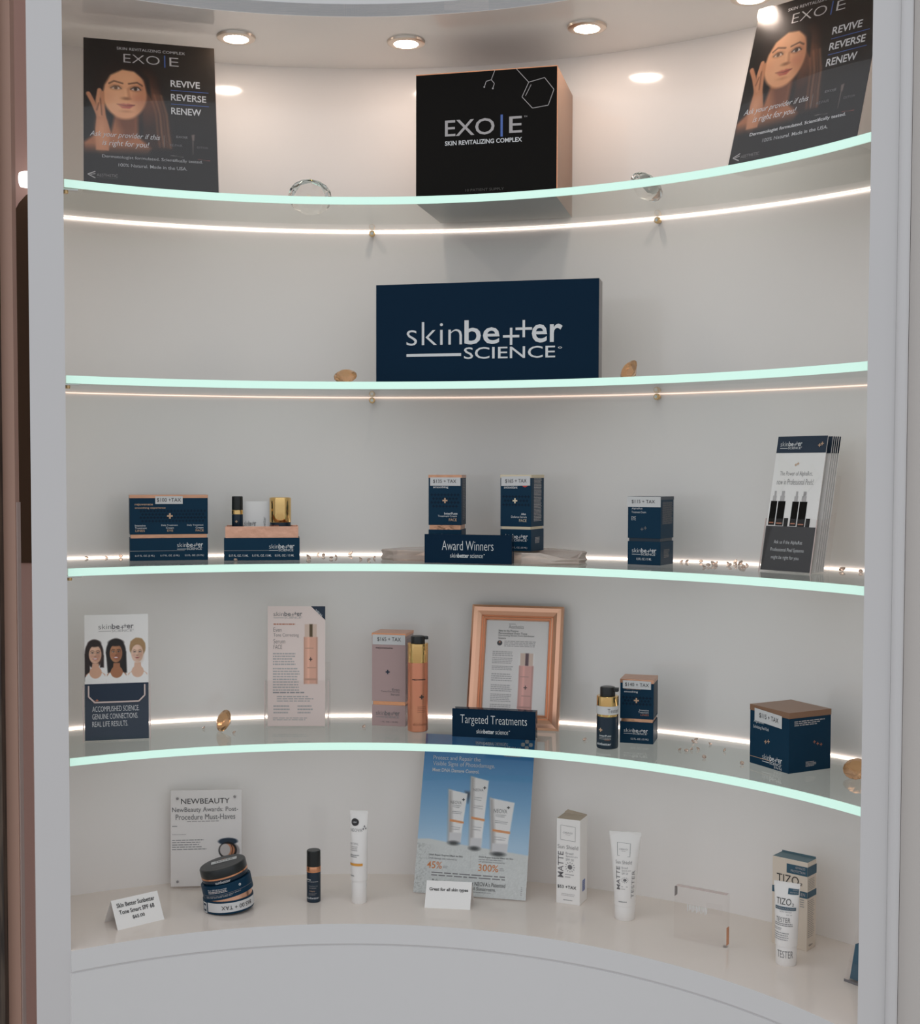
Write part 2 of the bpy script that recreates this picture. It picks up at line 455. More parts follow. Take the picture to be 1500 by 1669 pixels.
def pic_poster():
    p = Pic(170, 214, (28, 24, 21), 1.26)
    p.ell(0.9, 0.1, 0.5, 0.5, (62, 52, 42), 0.6, 0, 0.5)
    # hair behind, strands, neck and shoulders
    p.ell(0.33, 0.44, 0.27, 0.30, (30, 21, 17), 0.05)
    p.poly([(0.50, 0.40), (0.57, 0.42), (0.62, 0.60), (0.655, 0.80), (0.66, 0.92), (0.44, 0.95), (0.44, 0.6)], (58, 38, 28), 0.03)
    for k, (x, c) in enumerate(((0.52, (122, 82, 58)), (0.55, (150, 104, 76)), (0.575, (110, 74, 54)), (0.60, (140, 98, 72)))):
        p.stroke([(x - 0.02, 0.46), (x + 0.02, 0.62), (x + 0.03, 0.78), (x + 0.045, 0.90)], 0.016, c, 0.018, 0.8)
    p.poly([(0.0, 0.90), (0.09, 0.82), (0.20, 0.80), (0.24, 0.62), (0.40, 0.66), (0.40, 0.82), (0.50, 0.92), (0.46, 1.02), (0.0, 1.02)], (178, 116, 80), 0.03)
    p.poly([(0.24, 0.68), (0.40, 0.64), (0.40, 0.80), (0.30, 0.86)], (112, 66, 44), 0.06, 0.8)
    p.poly([(-0.1, 0.96), (0.6, 0.93), (0.6, 1.3), (-0.1, 1.3)], (30, 27, 25), 0.10)
    # face
    face(p, 0.305, 0.445, 0.168, (240, 176, 132), (168, 102, 70), (46, 30, 24), (196, 104, 90), False, 0.45)
    p.ell(0.24, 0.50, 0.06, 0.09, (252, 196, 152), 0.1, 0, 0.6)
    # hair over the brow
    p.poly([(0.10, 0.50), (0.115, 0.36), (0.17, 0.25), (0.28, 0.195), (0.40, 0.22), (0.49, 0.32), (0.51, 0.50), (0.475, 0.44), (0.455, 0.33), (0.38, 0.265), (0.29, 0.255), (0.20, 0.31), (0.155, 0.40), (0.135, 0.52)], (34, 24, 19), 0.02)
    # hand against the cheek
    p.poly([(0.09, 0.96), (0.085, 0.78), (0.10, 0.62), (0.13, 0.60), (0.175, 0.70), (0.20, 0.80), (0.185, 0.96)], (196, 134, 98), 0.012)
    p.ell(0.13, 0.80, 0.04, 0.12, (232, 168, 128), 0.06, 0, 0.7)
    p.stroke([(0.115, 0.68), (0.072, 0.56), (0.035, 0.485)], 0.034, (204, 142, 106), 0.01)
    p.stroke([(0.125, 0.66), (0.105, 0.54), (0.118, 0.45)], 0.034, (216, 154, 116), 0.01)
    p.stroke([(0.150, 0.68), (0.140, 0.56), (0.138, 0.47)], 0.032, (206, 144, 106), 0.01)
    p.stroke([(0.098, 0.62), (0.113, 0.56)], 0.008, (110, 66, 46), 0.012, 0.8)
    p.stroke([(0.135, 0.66), (0.125, 0.52)], 0.007, (120, 74, 52), 0.012, 0.8)
    # faint pack shots
    p.poly([(0.595, 0.80), (0.60, 0.80), (0.60, 0.90), (0.595, 0.90)], (120, 112, 106), 0.006)
    p.poly([(0.805, 0.78), (0.83, 0.775), (0.825, 0.83), (0.81, 0.83)], (118, 104, 98), 0.008)
    p.poly([(0.81, 0.83), (0.82, 0.83), (0.815, 0.95), (0.81, 0.95)], (104, 94, 90), 0.008)
    p.poly([(0.64, 0.965), (0.74, 0.972), (0.74, 0.976), (0.64, 0.969)], (120, 116, 112), 0.004)
    p.poly([(0.85, 0.985), (0.94, 0.99), (0.94, 0.994), (0.85, 0.989)], (160, 90, 84), 0.004)
    return p.a

def pic_women():
    p = Pic(120, 82, (246, 243, 241), 0.68)
    def tee(cx, skin):
        p.poly([(cx - 0.05, 0.36), (cx + 0.05, 0.36), (cx + 0.06, 0.46), (cx + 0.15, 0.52), (cx + 0.17, 0.68), (cx - 0.17, 0.68), (cx - 0.15, 0.52), (cx - 0.06, 0.46)], skin, 0.01)
        p.poly([(cx - 0.17, 0.70), (cx - 0.165, 0.56), (cx - 0.11, 0.50), (cx + 0.11, 0.50), (cx + 0.165, 0.56), (cx + 0.17, 0.70)], (246, 244, 242), 0.012)
        p.ell(cx, 0.49, 0.095, 0.085, skin, 0.012)
    p.ell(0.15, 0.22, 0.145, 0.20, (40, 26, 24), 0.02); p.poly([(0.0, 0.22), (0.06, 0.22), (0.09, 0.5), (0.0, 0.62)], (40, 26, 24), 0.02); p.poly([(0.25, 0.2), (0.3, 0.25), (0.30, 0.42), (0.24, 0.42)], (40, 26, 24), 0.02)
    tee(0.17, (220, 172, 144)); face(p, 0.165, 0.225, 0.098, (228, 184, 158), (186, 132, 106), (44, 28, 24), (186, 96, 92), True)
    p.ell(0.155, 0.075, 0.10, 0.05, (40, 26, 24), 0.02)
    p.ell(0.49, 0.20, 0.155, 0.19, (24, 18, 17), 0.02); p.poly([(0.335, 0.2), (0.65, 0.2), (0.66, 0.50), (0.56, 0.54), (0.36, 0.5)], (24, 18, 17), 0.02)
    tee(0.50, (176, 118, 84)); face(p, 0.49, 0.215, 0.098, (186, 130, 94), (126, 78, 54), (24, 18, 17), (160, 70, 66), True)
    p.ell(0.49, 0.07, 0.12, 0.05, (24, 18, 17), 0.02)
    tee(0.83, (226, 186, 162)); p.ell(0.83, 0.15, 0.125, 0.14, (166, 132, 92), 0.02)
    face(p, 0.825, 0.225, 0.095, (232, 196, 174), (192, 146, 120), (140, 104, 70), (196, 116, 108), False)
    p.poly([(0.71, 0.2), (0.72, 0.06), (0.80, 0.01), (0.90, 0.02), (0.95, 0.09), (0.945, 0.2), (0.91, 0.12), (0.80, 0.09), (0.735, 0.14)], (176, 140, 98), 0.02)
    return p.a

def pic_serum(bg, body, dark, w=34, h=110):
    """tall pump bottle as printed on the leaflets"""
    uh = h / w
    p = Pic(w, h, bg, uh)
    p.poly([(0.10, 0.02), (0.90, 0.02), (0.90, 0.70), (0.10, 0.70)], (222, 196, 180), 0.04)
    p.poly([(0.42, 0.02), (0.62, 0.02), (0.62, 0.70), (0.42, 0.70)], dark, 0.06)
    p.poly([(0.06, 0.70), (0.94, 0.70), (0.94, uh - 0.05), (0.06, uh - 0.05)], body, 0.05)
    lt = tuple(min(255, c * 1.13) for c in body); dk = tuple(c * 0.86 for c in body)
    p.poly([(0.30, 0.72), (0.40, 0.72), (0.40, uh - 0.06), (0.30, uh - 0.06)], lt, 0.14)
    p.poly([(0.86, 0.72), (0.94, 0.72), (0.94, uh - 0.06), (0.86, uh - 0.06)], dk, 0.10)
    p.poly([(0.06, 0.72), (0.12, 0.72), (0.12, uh - 0.06), (0.06, uh - 0.06)], dk, 0.10)
    cy = uh * 0.58
    p.stroke([(0.42, cy), (0.58, cy)], 0.05, (60, 40, 40), 0.03); p.stroke([(0.5, cy - 0.08), (0.5, cy + 0.08)], 0.05, (60, 40, 40), 0.03)
    p.stroke([(0.14, uh * 0.40), (0.66, uh * 0.40)], 0.05, dk, 0.04); p.stroke([(0.30, uh * 0.72), (0.84, uh * 0.72)], 0.05, dk, 0.04)
    p.stroke([(0.10, uh * 0.91), (0.9, uh * 0.91)], 0.10, dk, 0.06)
    return p.a

def pic_sunscreen():
    """blue sky over speckled stone, three white tubes standing on it"""
    p = Pic(140, 190, (60, 130, 190), 1.40)
    t = np.clip((p.Y - 0.0) / 0.95, 0, 1)[..., None]
    p.a = np.array((30, 116, 186)) / 255 * (1 - t) + np.array((172, 206, 232)) / 255 * t
    p.poly([(0.52, 0.0), (1, 0.0), (1, 0.12), (0.52, 0.10)], (32, 118, 170), 0.1, 0.5)
    st = [(-0.1, 0.945), (0.1, 0.93), (0.3, 0.955), (1.1, 1.03), (1.1, 1.5), (-0.1, 1.5)]
    p.poly(st, (212, 216, 214), 0.012)
    rng = np.random.default_rng(3)
    n = rng.normal(0, 1, p.X.shape); n = (n + np.roll(n, 1, 0) + np.roll(n, 1, 1)) / 3
    msk = (p.Y > 0.97 + 0.09 * p.X)
    p.a += (msk * n * 0.02)[..., None]
    dk = msk * np.clip(1.15 - p.X * 5.0, 0, 1) * np.clip(n + 0.1, 0, 1) * 0.16
    p.a -= dk[..., None]
    def tube(cx, top, bot, wt, wb, skew):
        q = lambda s_: (cx + skew * s_)
        p.poly([(q(-0.5) - wt / 2, top - 0.012), (q(0.5) + wt / 2 - 0.0, top + 0.02), (cx + wb / 2, bot - 0.09), (cx + wb / 2 - 0.005, bot), (cx - wb / 2 + 0.005, bot), (cx - wb / 2, bot - 0.09)], (242, 241, 240), 0.01)
        p.poly([(q(-0.5) - wt / 2, top - 0.012), (q(-0.5) - wt / 2 + 0.03, top), (cx - wb / 2 + 0.035, bot - 0.1), (cx - wb / 2 + 0.03, bot), (cx - wb / 2, bot)], (160, 154, 150), 0.03, 0.8)
        p.poly([(cx - wb / 2 + 0.01, bot - 0.085), (cx + wb / 2, bot - 0.085), (cx + wb / 2 - 0.005, bot), (cx - wb / 2 + 0.01, bot)], (214, 214, 216), 0.012)
        yb = bot - (bot - top) * 0.42
        p.poly([(cx - wb / 2 + 0.005, yb - 0.012), (cx + wb / 2 + 0.012, yb + 0.004), (cx + wb / 2 + 0.012, yb + 0.022), (cx - wb / 2 + 0.005, yb + 0.008)], (226, 146, 80), 0.006)
        for k, (a, b) in enumerate(((0.28, 0.7), (0.31, 0.6), (0.40, 0.85), (0.43, 0.8), (0.70, 0.8), (0.74, 0.75))):
            y = top + (bot - top) * a
            p.stroke([(cx - wb * 0.33, y), (cx - wb * 0.33 + wb * b * 0.85, y + 0.006)], 0.005, (150, 150, 152), 0.006, 0.8)
        p.ell(cx - wb * 0.05, bot + 0.006, wb * 0.38, 0.018, (48, 52, 52), 0.02)
    p.poly([(0.40, 0.5), (0.46, 0.5), (0.43, 0.6)], (40, 60, 80), 0.03)
    tube(0.335, 0.50, 0.95, 0.175, 0.12, 0.0); tube(0.525, 0.375, 0.985, 0.165, 0.115, 0.0); tube(0.74, 0.555, 1.02, 0.225, 0.15, 0.0)
    return p.a

def pic_compact():
    p = Pic(40, 40, (246, 243, 241), 1.0)
    p.ell(0.62, 0.62, 0.33, 0.34, (150, 146, 146), 0.06, 0, 0.9)
    p.ell(0.46, 0.20, 0.40, 0.15, (40, 58, 76), 0.04)
    p.ell(0.45, 0.58, 0.38, 0.36, (26, 24, 26), 0.04)
    p.ell(0.45, 0.58, 0.30, 0.28, (206, 140, 104), 0.04)
    p.ell(0.34, 0.56, 0.22, 0.26, (214, 208, 206), 0.04)
    p.stroke([(0.58, 0.32), (0.66, 0.5), (0.62, 0.76)], 0.03, (60, 40, 34), 0.03)
    return p.a

# ------------------------------------------------------------------ the niche and what stands around it
CX, CY = -0.1730, 1.2952
R_FRONT, R_BACK, R_BASE = 0.8256, 1.0632, 0.7975
Z1, Z2, Z3, Z4, Z0, ZC = 1.8997, 1.5997, 1.3006, 1.0031, 0.7088, 2.1790
GLASS_T = 0.01206
PL, PR = Vector((-0.603, 1.974)), Vector((0.5325, 1.692))      # inner front corners of the two posts
A0, A1 = math.radians(39.6), math.radians(119.4)               # back wall from end to end
def on_arc(r, a): return (CX + r * math.cos(a), CY + r * math.sin(a))
BL, BR = Vector(on_arc(R_BACK, A1)), Vector(on_arc(R_BACK, A0))
def side_angle(r, P, Q):
    """angle at which the arc of radius r meets the side wall P-Q"""
    best = None
    for k in range(-400, 1401):
        p = P + (Q - P) * (k / 1000.0); d = abs((p - Vector((CX, CY))).length - r)
        if best is None or d < best[0]: best = (d, p)
    return math.atan2(best[1].y - CY, best[1].x - CX)
def arc(r, gap=0.0, n=72):
    """points along radius r from the side wall by the window to the other one"""
    a, b = side_angle(r, PL, BL) - gap / r, side_angle(r, PR, BR) + gap / r
    return [on_arc(r, a + (b - a) * k / n) for k in range(n + 1)]
def sheet(b, pts, z0, z1, m, flip=False):
    n = len(pts)
    vs = [(x, y, z0) for x, y in pts] + [(x, y, z1) for x, y in pts]
    fs = [(k, k + 1, n + k + 1, n + k) for k in range(n - 1)]
    b.add(vs, [tuple(reversed(f)) for f in fs] if flip else fs, m, True)
def ring(b, inner, outer, z, m, up=True):
    n = len(inner)
    vs = [(x, y, z) for x, y in inner] + [(x, y, z) for x, y in outer]
    fs = [(k, k + 1, n + k + 1, n + k) for k in range(n - 1)]
    b.add(vs, fs if up else [tuple(reversed(f)) for f in fs], m, True)
def ring_solid(b, inner, outer, z0, z1, m, top=None):
    ring(b, inner, outer, z1, top or m, True); ring(b, inner, outer, z0, m, False)
    sheet(b, inner, z0, z1, m); sheet(b, outer, z0, z1, m, True)
    for k in (0, -1):
        q = [(*inner[k], z0), (*outer[k], z0), (*outer[k], z1), (*inner[k], z1)]
        b.add(q if k == 0 else list(reversed(q)), [(0, 1, 2, 3)], m)

TOP = 2.75
b = PB(); b.box(-3.5, 3.5, -3.5, 3.2, -0.02, 0.0, 'floor_tile'); struct(b, 'floor')
b = PB(); outer = [(CX + (x - CX) * 1.02, CY + (y - CY) * 1.02) for x, y in arc(R_BACK)]
ring_solid(b, arc(R_BACK), outer, 0.0, TOP, 'lacquer'); struct(b, 'wall_back')
def side_wall(name, P, Q, out):
    b = PB(); d = (Q - P).normalized(); n = Vector((-d.y, d.x)) * out
    pts = [P, Q + d * 0.02, Q + d * 0.02 + n * 0.012, P + n * 0.012]
    b.prism([(p.x, p.y) for p in (pts if out < 0 else pts[::-1])], 0.0, TOP, 'lacquer'); struct(b, name)
_s1, _s2 = (BL - PL).normalized(), (BR - PR).normalized()
side_wall('wall_left', PL + _s1 * 0.0402, BL, 1); side_wall('wall_right', PR + _s2 * 0.0402, BR, -1)
b = PB(); inn, out = arc(R_BASE), arc(R_BACK)
ring_solid(b, inn, out, ZC, ZC + 0.02, 'lacquer'); struct(b, 'ceiling')
b = PB(); ring_solid(b, inn, [(CX + (x - CX) * 1.02, CY + (y - CY) * 1.02) for x, y in inn], ZC + 0.0004, TOP, 'lacquer_front'); struct(b, 'wall_front')
# counter board, shadow gap, curved front of the base cabinet
b = PB(); ring_solid(b, inn, out, Z0 - 0.033, Z0, 'lacquer_front', 'lacquer_downlit'); struct(b, 'trim_1')
b = PB(); g = arc(R_BASE + 0.0016); ring_solid(b, g, [(CX + (x - CX) * 1.02, CY + (y - CY) * 1.02) for x, y in g], Z0 - 0.0365, Z0 - 0.033, 'seam'); struct(b, 'trim_2')
b = PB(); g = arc(R_BASE + 0.0006); ring_solid(b, g, [(CX + (x - CX) * 1.02, CY + (y - CY) * 1.02) for x, y in g], 0.0, Z0 - 0.0365, 'lacquer_front'); struct(b, 'wall_base')
# posts: chord direction and its outward normal
cd = (PR - PL).normalized(); cn = Vector((cd.y, -cd.x))
def P2(base, along, out): p = base + cd * along + cn * out; return (p.x, p.y)
sl, sr = (BL - PL).normalized(), (BR - PR).normalized()
def P3(base, sd, along, back): p = base + cd * along + sd * back; return (p.x, p.y)
b = PB(); b.prism([P3(PL, sl, -0.0610, 0), P3(PL, sl, 0, 0), P3(PL, sl, 0, 0.04), P3(PL, sl, -0.013, 0.041), P3(PL, sl, -0.013, 0.25), P3(PL, sl, -0.045, 0.25), (PL.x - cd.x * 0.061 - cn.x * 0.05, PL.y - cd.y * 0.061 - cn.y * 0.05)], 0, TOP, 'post_white'); struct(b, 'trim_3')
b = PB(); b.prism([P3(PR, sr, 0, 0), P3(PR, sr, 0.0345, 0), P3(PR, sr, 0.0345, 0.25), P3(PR, sr, 0.013, 0.25), P3(PR, sr, 0.013, 0.041), P3(PR, sr, 0, 0.04)], 0, TOP, 'post_white'); struct(b, 'trim_4')
b = PB(); pts = []
for k in range(13):
    t = math.pi * k / 12; pts.append(P2(PR, 0.0423 - 0.0077 * math.cos(t), 0.0015 + 0.0075 * math.sin(t)))
b.prism([P2(PR, 0.0346, -0.03)] + pts + [P2(PR, 0.05, -0.03)], 0, TOP, 'post_white'); struct(b, 'trim_5')
b = PB(); b.prism([P2(PR, 0.0520, -0.014), P2(PR, 1.4, -0.014), P2(PR, 1.4, -0.12), P2(PR, 0.0520, -0.12)], 0, TOP, 'wall_paint'); struct(b, 'wall_side')
# beside the other post: a mauve glossy panel, its trim and dark timber
b = PB(); b.prism([(-0.798, 2.30), (-0.66, 2.30), (-0.66, 2.33), (-0.798, 2.33)], 0, TOP, 'mauve_gloss'); struct(b, 'wall_passage')
b = PB(); b.prism([(-0.775, 2.15), (-0.7425, 2.15), (-0.7425, 2.17), (-0.775, 2.17)], 0, TOP, 'mauve_trim'); struct(b, 'trim_6')
b = PB(); b.prism([(-0.7433, 2.1535), (-0.7405, 2.1535), (-0.7405, 2.17), (-0.7433, 2.17)], 0, 1.40, 'trim_light'); struct(b, 'trim_7')
b = PB(); b.prism([(-0.86, 2.13), (-0.7625, 2.13), (-0.7625, 2.149), (-0.86, 2.149)], 0, TOP, 'wood_dark'); struct(b, 'trim_8')
b = PB(); b.prism([(-2.6, 2.34), (-0.80, 2.34), (-0.80, 2.38), (-2.6, 2.38)], 0, TOP, 'mauve_trim'); struct(b, 'wall_far')
t = thing('reflection_panel', 'tall brown round-topped panel standing in for a reflection beyond the white post', 'reflection panel', (-0.745, 2.285, 0))  # solid panel added in place of a brown reflection in the mauve gloss
b = PB(); pr = [(-0.045, 1.29)] + [(-0.045, 1.86)] + [(-0.045 + 0.06 * (1 - math.cos(math.radians(a))), 1.86 + 0.085 * math.sin(math.radians(a))) for a in range(15, 91, 15)] + [(0.08, 1.945), (0.08, 1.29)]
n = len(pr); b.add([(x, -0.012, z) for x, z in pr] + [(x, 0.012, z) for x, z in pr],
      [tuple(range(n)), tuple(reversed(range(n, 2 * n)))] + [(k, n + k, n + (k + 1) % n, (k + 1) % n) for k in range(n)], 'brown_gloss')
b.build('brown_reflection', t)
b = PB(); b.box(-0.045, 0.08, -0.010, 0.012, 0, 1.29, 'mauve_gloss'); b.build('lower_panel', t)
t = thing('wall_lamp', 'small white tube lamp on the mauve panel beside the white post', 'lamp', (-0.735, 2.262, 1.958))
b = PB(); b.M = Matrix.Rotation(math.radians(90), 4, 'Y'); b.lathe([(0.013, -0.030), (0.0145, -0.022), (0.0145, 0.0), (0.009, 0.014)], 'wall_lamp_glow', 20); b.build('lamp_shade', t)
b = PB(); b.M = Matrix.Rotation(math.radians(90), 4, 'Y'); b.lathe([(0.0095, 0.014), (0.0105, 0.017), (0.0105, 0.024), (0.008, 0.026)], 'white_plastic', 20)
b.M = None; b.box(0.017, 0.024, 0.0, 0.038, -0.004, 0.004, 'white_plastic'); b.build('bracket', t)

# ------------------------------------------------------------------ glass shelves, light strips, pegs, downlights
NAMES = ('topmost', 'second highest', 'third', 'lowest')
HOLD = ('carrying the black cube carton', 'carrying the wide navy sign block', 'carrying the award winners sign', 'carrying the rose gold picture frame')
for k, z in enumerate((Z1, Z2, Z3, Z4)):
    fi, fb = arc(R_FRONT, 0.003), arc(R_BACK - 0.004, 0.003)
    t = thing('glass_shelf', f'{NAMES[k]} curved glass shelf with glowing mint edge, {HOLD[k]}', 'shelf', (0, 0, z), group='curved glass shelves')
    b = PB(); fe = [(CX + (x - CX) * (R_FRONT + 0.0024) / R_FRONT, CY + (y - CY) * (R_FRONT + 0.0024) / R_FRONT) for x, y in fi]
    ring(b, fe, fb, 0, 'shelf_glass', True); ring(b, fe, fb, -GLASS_T, 'shelf_glass', False); b.build('glass_pane', t)
    b = PB(); ring_solid(b, fi, fe, -GLASS_T, 0, 'edge_glow'); b.build('edge_glow_strip', t, label='pale mint glowing front edge of the glass')
LED_DZ = (-0.0138, -0.0125, 0.0009, 0.0014)
LED_H = (0.0006, 0.0006, 0.0006, 0.0008)
for k, z in enumerate((Z1, Z2, Z3, Z4)):
    b = PB(); i_, o_ = arc(R_BACK - 0.0028, 0.001), arc(R_BACK - 0.0006, 0.001)
    ring_solid(b, i_, o_, -LED_H[k], LED_H[k], 'led_dim' if k == 1 else 'led')
    o = b.build('led_strip', loc=(0, 0, z + LED_DZ[k]))
    tag(o, f'thin {"dim pinkish" if k == 1 else "bright"} light strip along the wall behind the {NAMES[k]} glass shelf', 'light strip', 'light strips behind the shelves')
def peg(z, deg, label):
    x, y = on_arc(R_BACK - 0.012, math.radians(deg))
    t = thing('shelf_peg', label, 'shelf peg', (x, y, z), deg, group='brass shelf pegs')
    b = PB(); b.M = Matrix.Rotation(math.radians(90), 4, 'Y'); b.lathe([(0.0042, -0.004), (0.0055, -0.002), (0.0055, 0.003), (0.0035, 0.005), (0.0035, 0.0115)], 'brass', 20); pb = b.build('peg_body', t)
    b = PB(); b.M = Matrix.Rotation(math.radians(90), 4, 'Y'); b.lathe([(0.0026, -0.0055), (0.0026, -0.0035)], 'chrome', 12); b.build('screw', pb)
peg(Z1 - GLASS_T - 0.0060, 89.3, 'brass peg under the topmost glass shelf, between crystal and black cube carton')
peg(Z1 - GLASS_T - 0.0060, 61.1, 'brass peg under the topmost glass shelf, below the faceted crystal beside the tilted poster')
peg(Z2 - GLASS_T - 0.0058, 89.3, 'brass peg under the second glass shelf, below the orange gem lying flat')
peg(Z2 - GLASS_T - 0.0058, 61.0, 'brass peg under the second glass shelf, below the tilted orange gem')
for z, lab in ((Z1, 'topmost'), (Z2, 'second highest'), (Z3, 'third')):
    a = side_angle(R_FRONT + 0.012, PL, BL); x, y = on_arc(R_FRONT + 0.012, a - 0.014)
    t = thing('shelf_clip', f'small metal clip at the post end of the {lab} glass shelf', 'shelf clip', (x, y, z - GLASS_T), 22, group='metal clips at the shelf ends')
    b = PB(); b.box(-0.012, 0.012, -0.006, 0.006, -0.003, 0.0, 'chrome', 0.0008); b.build('clip_plate', t)
    b = PB(); b.lathe([(0.0035, -0.0075), (0.004, -0.006), (0.004, -0.003)], 'brass', 14, -0.006); b.build('screw', t)
for x, y, lab in ((-0.3768, 2.1887, 'above the crystal standing beside the straight poster'), (-0.0933, 2.2112, 'nearest the black cube carton, before its dark front'),
                  (0.2051, 2.1342, 'above the pale side of the black cube carton'), (0.4430, 2.0, 'above the tilted poster, cut by the picture edge')):
    t = thing('downlight', f'round recessed ceiling downlight {lab}', 'ceiling light', (x, y, ZC), group='recessed downlights')
    b = PB(); b.lathe([(0.0195, -0.0012), (0.0210, -0.0048), (0.0260, -0.0058), (0.0315, -0.0035), (0.0325, 0.0)], 'nickel', 48, caps=False); b.build('trim_ring', t)
    b = PB(); b.lathe([(0.0005, -0.0092), (0.008, -0.0086), (0.0150, -0.0064), (0.0197, -0.0026)], 'lamp_glow', 40, caps=False); b.build('lens', t)

# ------------------------------------------------------------------ cartons, signs, bottles
def sticker(F, t, x0, y0, x1, y1, tx, parent, tilt=0.0, wt=0.0, tlabel=None):
    """paper price label stuck on face F"""
    b = PB(); G = lambda a, c, lift=0.0: F(x0 + (x1 - x0) * a, y0 + (y1 - y0) * c + tilt * (a - 0.5), lift)
    b.quad(G, 0, 0, 1, 1, 'sticker', 0.0007)
    b.text(G, t, tx[0], tx[1], tx[2], tx[3], 'ink_dark', wt, lift=0.0010)
    return b.build('price_sticker', parent, label=tlabel or f'pale grey price sticker reading {t}')

def carton(label, x, y, yaw, w, d, h, z, split=0.60, gap=0.055, body='navy', band='copper_band', top='rose_foil', topband=0.045, side=None, cat='box', group=None, name='product_carton'):
    """two-piece carton: lid with a metallic top band, metallic neck, base; returns faces to print on"""
    cx, cy = corner(x, y, yaw, w, d)
    t = thing(name, label, cat, (cx, cy, z), yaw, group=group)
    hb = h * (1 - split - gap); hl0 = h * (1 - split); tb = h * topband
    B, L = PB(), PB()
    B.box(-w / 2, w / 2, -d / 2, d / 2, 0, hb, body, 0.0007)
    N = PB(); N.box(-w / 2 + 0.0016, w / 2 - 0.0016, -d / 2 + 0.0016, d / 2 - 0.0016, hb * 0.5, hl0 + 0.004, band, 0.0005)
    L.box(-w / 2, w / 2, -d / 2, d / 2, hl0, h, body, 0.0007, top=top)
    if topband:
        e = 0.00025; L.box(-w / 2 - e, w / 2 + e, -d / 2 - e, d / 2 + e, h - tb, h + e, band)
    F = dict(lid=flat((-w / 2, -d / 2, h), (w, 0, 0), (0, 0, hl0 - h)), base=flat((-w / 2, -d / 2, hb), (w, 0, 0), (0, 0, -hb)),
             lidside=flat((w / 2, -d / 2, h), (0, d, 0), (0, 0, hl0 - h)), baseside=flat((w / 2, -d / 2, hb), (0, d, 0), (0, 0, -hb)), asp=(h - hl0) / w)
    return t, B, N, L, F
def finish(t, B, N, L):
    B.build('carton_base', t); N.build('inner_sleeve', t, label='shiny metallic sleeve showing at the gap'); return L.build('carton_lid', t)

def pattern(b, F, x0, y0, x1, y1, nx, ny, asp, m='navy_pattern'):
    for j in range(ny):
        for i in range(nx):
            x = x0 + (x1 - x0) * (i + 0.5 + 0.5 * (j % 2)) / nx; y = y0 + (y1 - y0) * (j + 0.5) / ny
            if x < x1: b.plus(F, x, y, (x1 - x0) / nx * 0.42, (x1 - x0) / nx * 0.13, m, asp, 0.0002)

# --- topmost shelf
def poster(label, x, y, yaw, lean):
    w, L = 0.210, 0.272
    t = thing('poster', label, 'poster', (x, y, Z1 + 0.0014), yaw, -lean, group='black skin care posters on the topmost shelf')
    b = PB(); b.box(0, w, 0.001, 0.0016, 0.0012, L, 'black_card')
    F = flat((0, 0.001, L), (w, 0, 0), (0, 0, -L + 0.0012))
    b.picture(F, 0, 0, 1, 1, PIC_POSTER)
    W = 'ink_white'
    b.text(F, 'SKIN REVITALIZING COMPLEX', 0.25, 0.047, 0.77, 0.066, W, 0.0)
    b.text(F, 'EXO', 0.30, 0.092, 0.575, 0.152, 'sticker', -0.012); b.text(F, 'E', 0.65, 0.092, 0.72, 0.152, 'sticker', -0.012)
    b.quad(F, 0.609, 0.082, 0.618, 0.166, 'ink_blue', 0.0006)
    for s, x1, y0, y1 in (('REVIVE', 0.88, 0.250, 0.296), ('REVERSE', 0.925, 0.345, 0.391), ('RENEW', 0.885, 0.440, 0.486)):
        b.text(F, s, 0.655, y0, x1, y1, W, 0.018)
    for yy in (0.319, 0.414): b.quad(F, 0.655, yy, 0.945, yy + 0.004, 'ink_blue', 0.0006)
    b.text(F, 'Ask your provider if this', 0.05, 0.635, 0.565, 0.680, W, -0.002, 0.03); b.text(F, 'is right for you!', 0.14, 0.690, 0.48, 0.738, W, -0.002, 0.04)
    b.text(F, 'EXO|E', 0.69, 0.632, 0.775, 0.650, 'ink_grey', 0.0); b.text(F, 'RE:PAIR', 0.64, 0.690, 0.735, 0.706, 'ink_mid', 0.0); b.text(F, 'D|TOX', 0.845, 0.695, 0.93, 0.713, 'ink_mid', 0.0)
    b.text(F, 'Dermatologist formulated. Scientifically tested.', 0.135, 0.790, 0.885, 0.816, W, 0.012)
    b.text(F, '100% Natural. Made in the USA.', 0.255, 0.842, 0.765, 0.864, W, 0.012)
    b.text(F, 'AESTHETIC', 0.095, 0.918, 0.25, 0.937, 'ink_pale', 0.0); b.quad(F, 0.095, 0.944, 0.25, 0.946, 'ink_mid', 0.0006)
    b.line(F, [(0.085, 0.905), (0.03, 0.925), (0.085, 0.948)], 0.008, 'ink_pale', L / w); b.line(F, [(0.085, 0.920), (0.05, 0.926)], 0.006, 'ink_pale', L / w)
    b.build('printed_sheet', t, label='black printed poster sheet with a woman touching her cheek')
    b = PB(); b.box(-0.002, w + 0.002, -0.0008, 0.0004, 0.0, L + 0.001, 'acrylic'); b.box(-0.002, w + 0.002, 0.0020, 0.0036, 0.0, L + 0.001, 'acrylic')
    # foot bent back along the shelf
    a = math.radians(lean); f = Vector((0, math.cos(a), math.sin(a))); u = Vector((0, -math.sin(a), math.cos(a)))
    o = Vector((0, 0.0036, 0)); D = 0.055
    pts = []
    for xx in (-0.002, w + 0.002):
        for q in ((0, 0), (D, 0), (D, 0.002), (0, 0.002)): pts.append(Vector((xx, 0, 0)) + o * 0 + f * q[0] + u * q[1])
    b.add(pts, [(0, 1, 2, 3), (7, 6, 5, 4), (0, 4, 5, 1), (1, 5, 6, 2), (2, 6, 7, 3), (3, 7, 4, 0)], 'acrylic')
    b.build('acrylic_stand', t, label='clear acrylic stand holding the sheet')
    return t
PIC_POSTER = pic_poster()
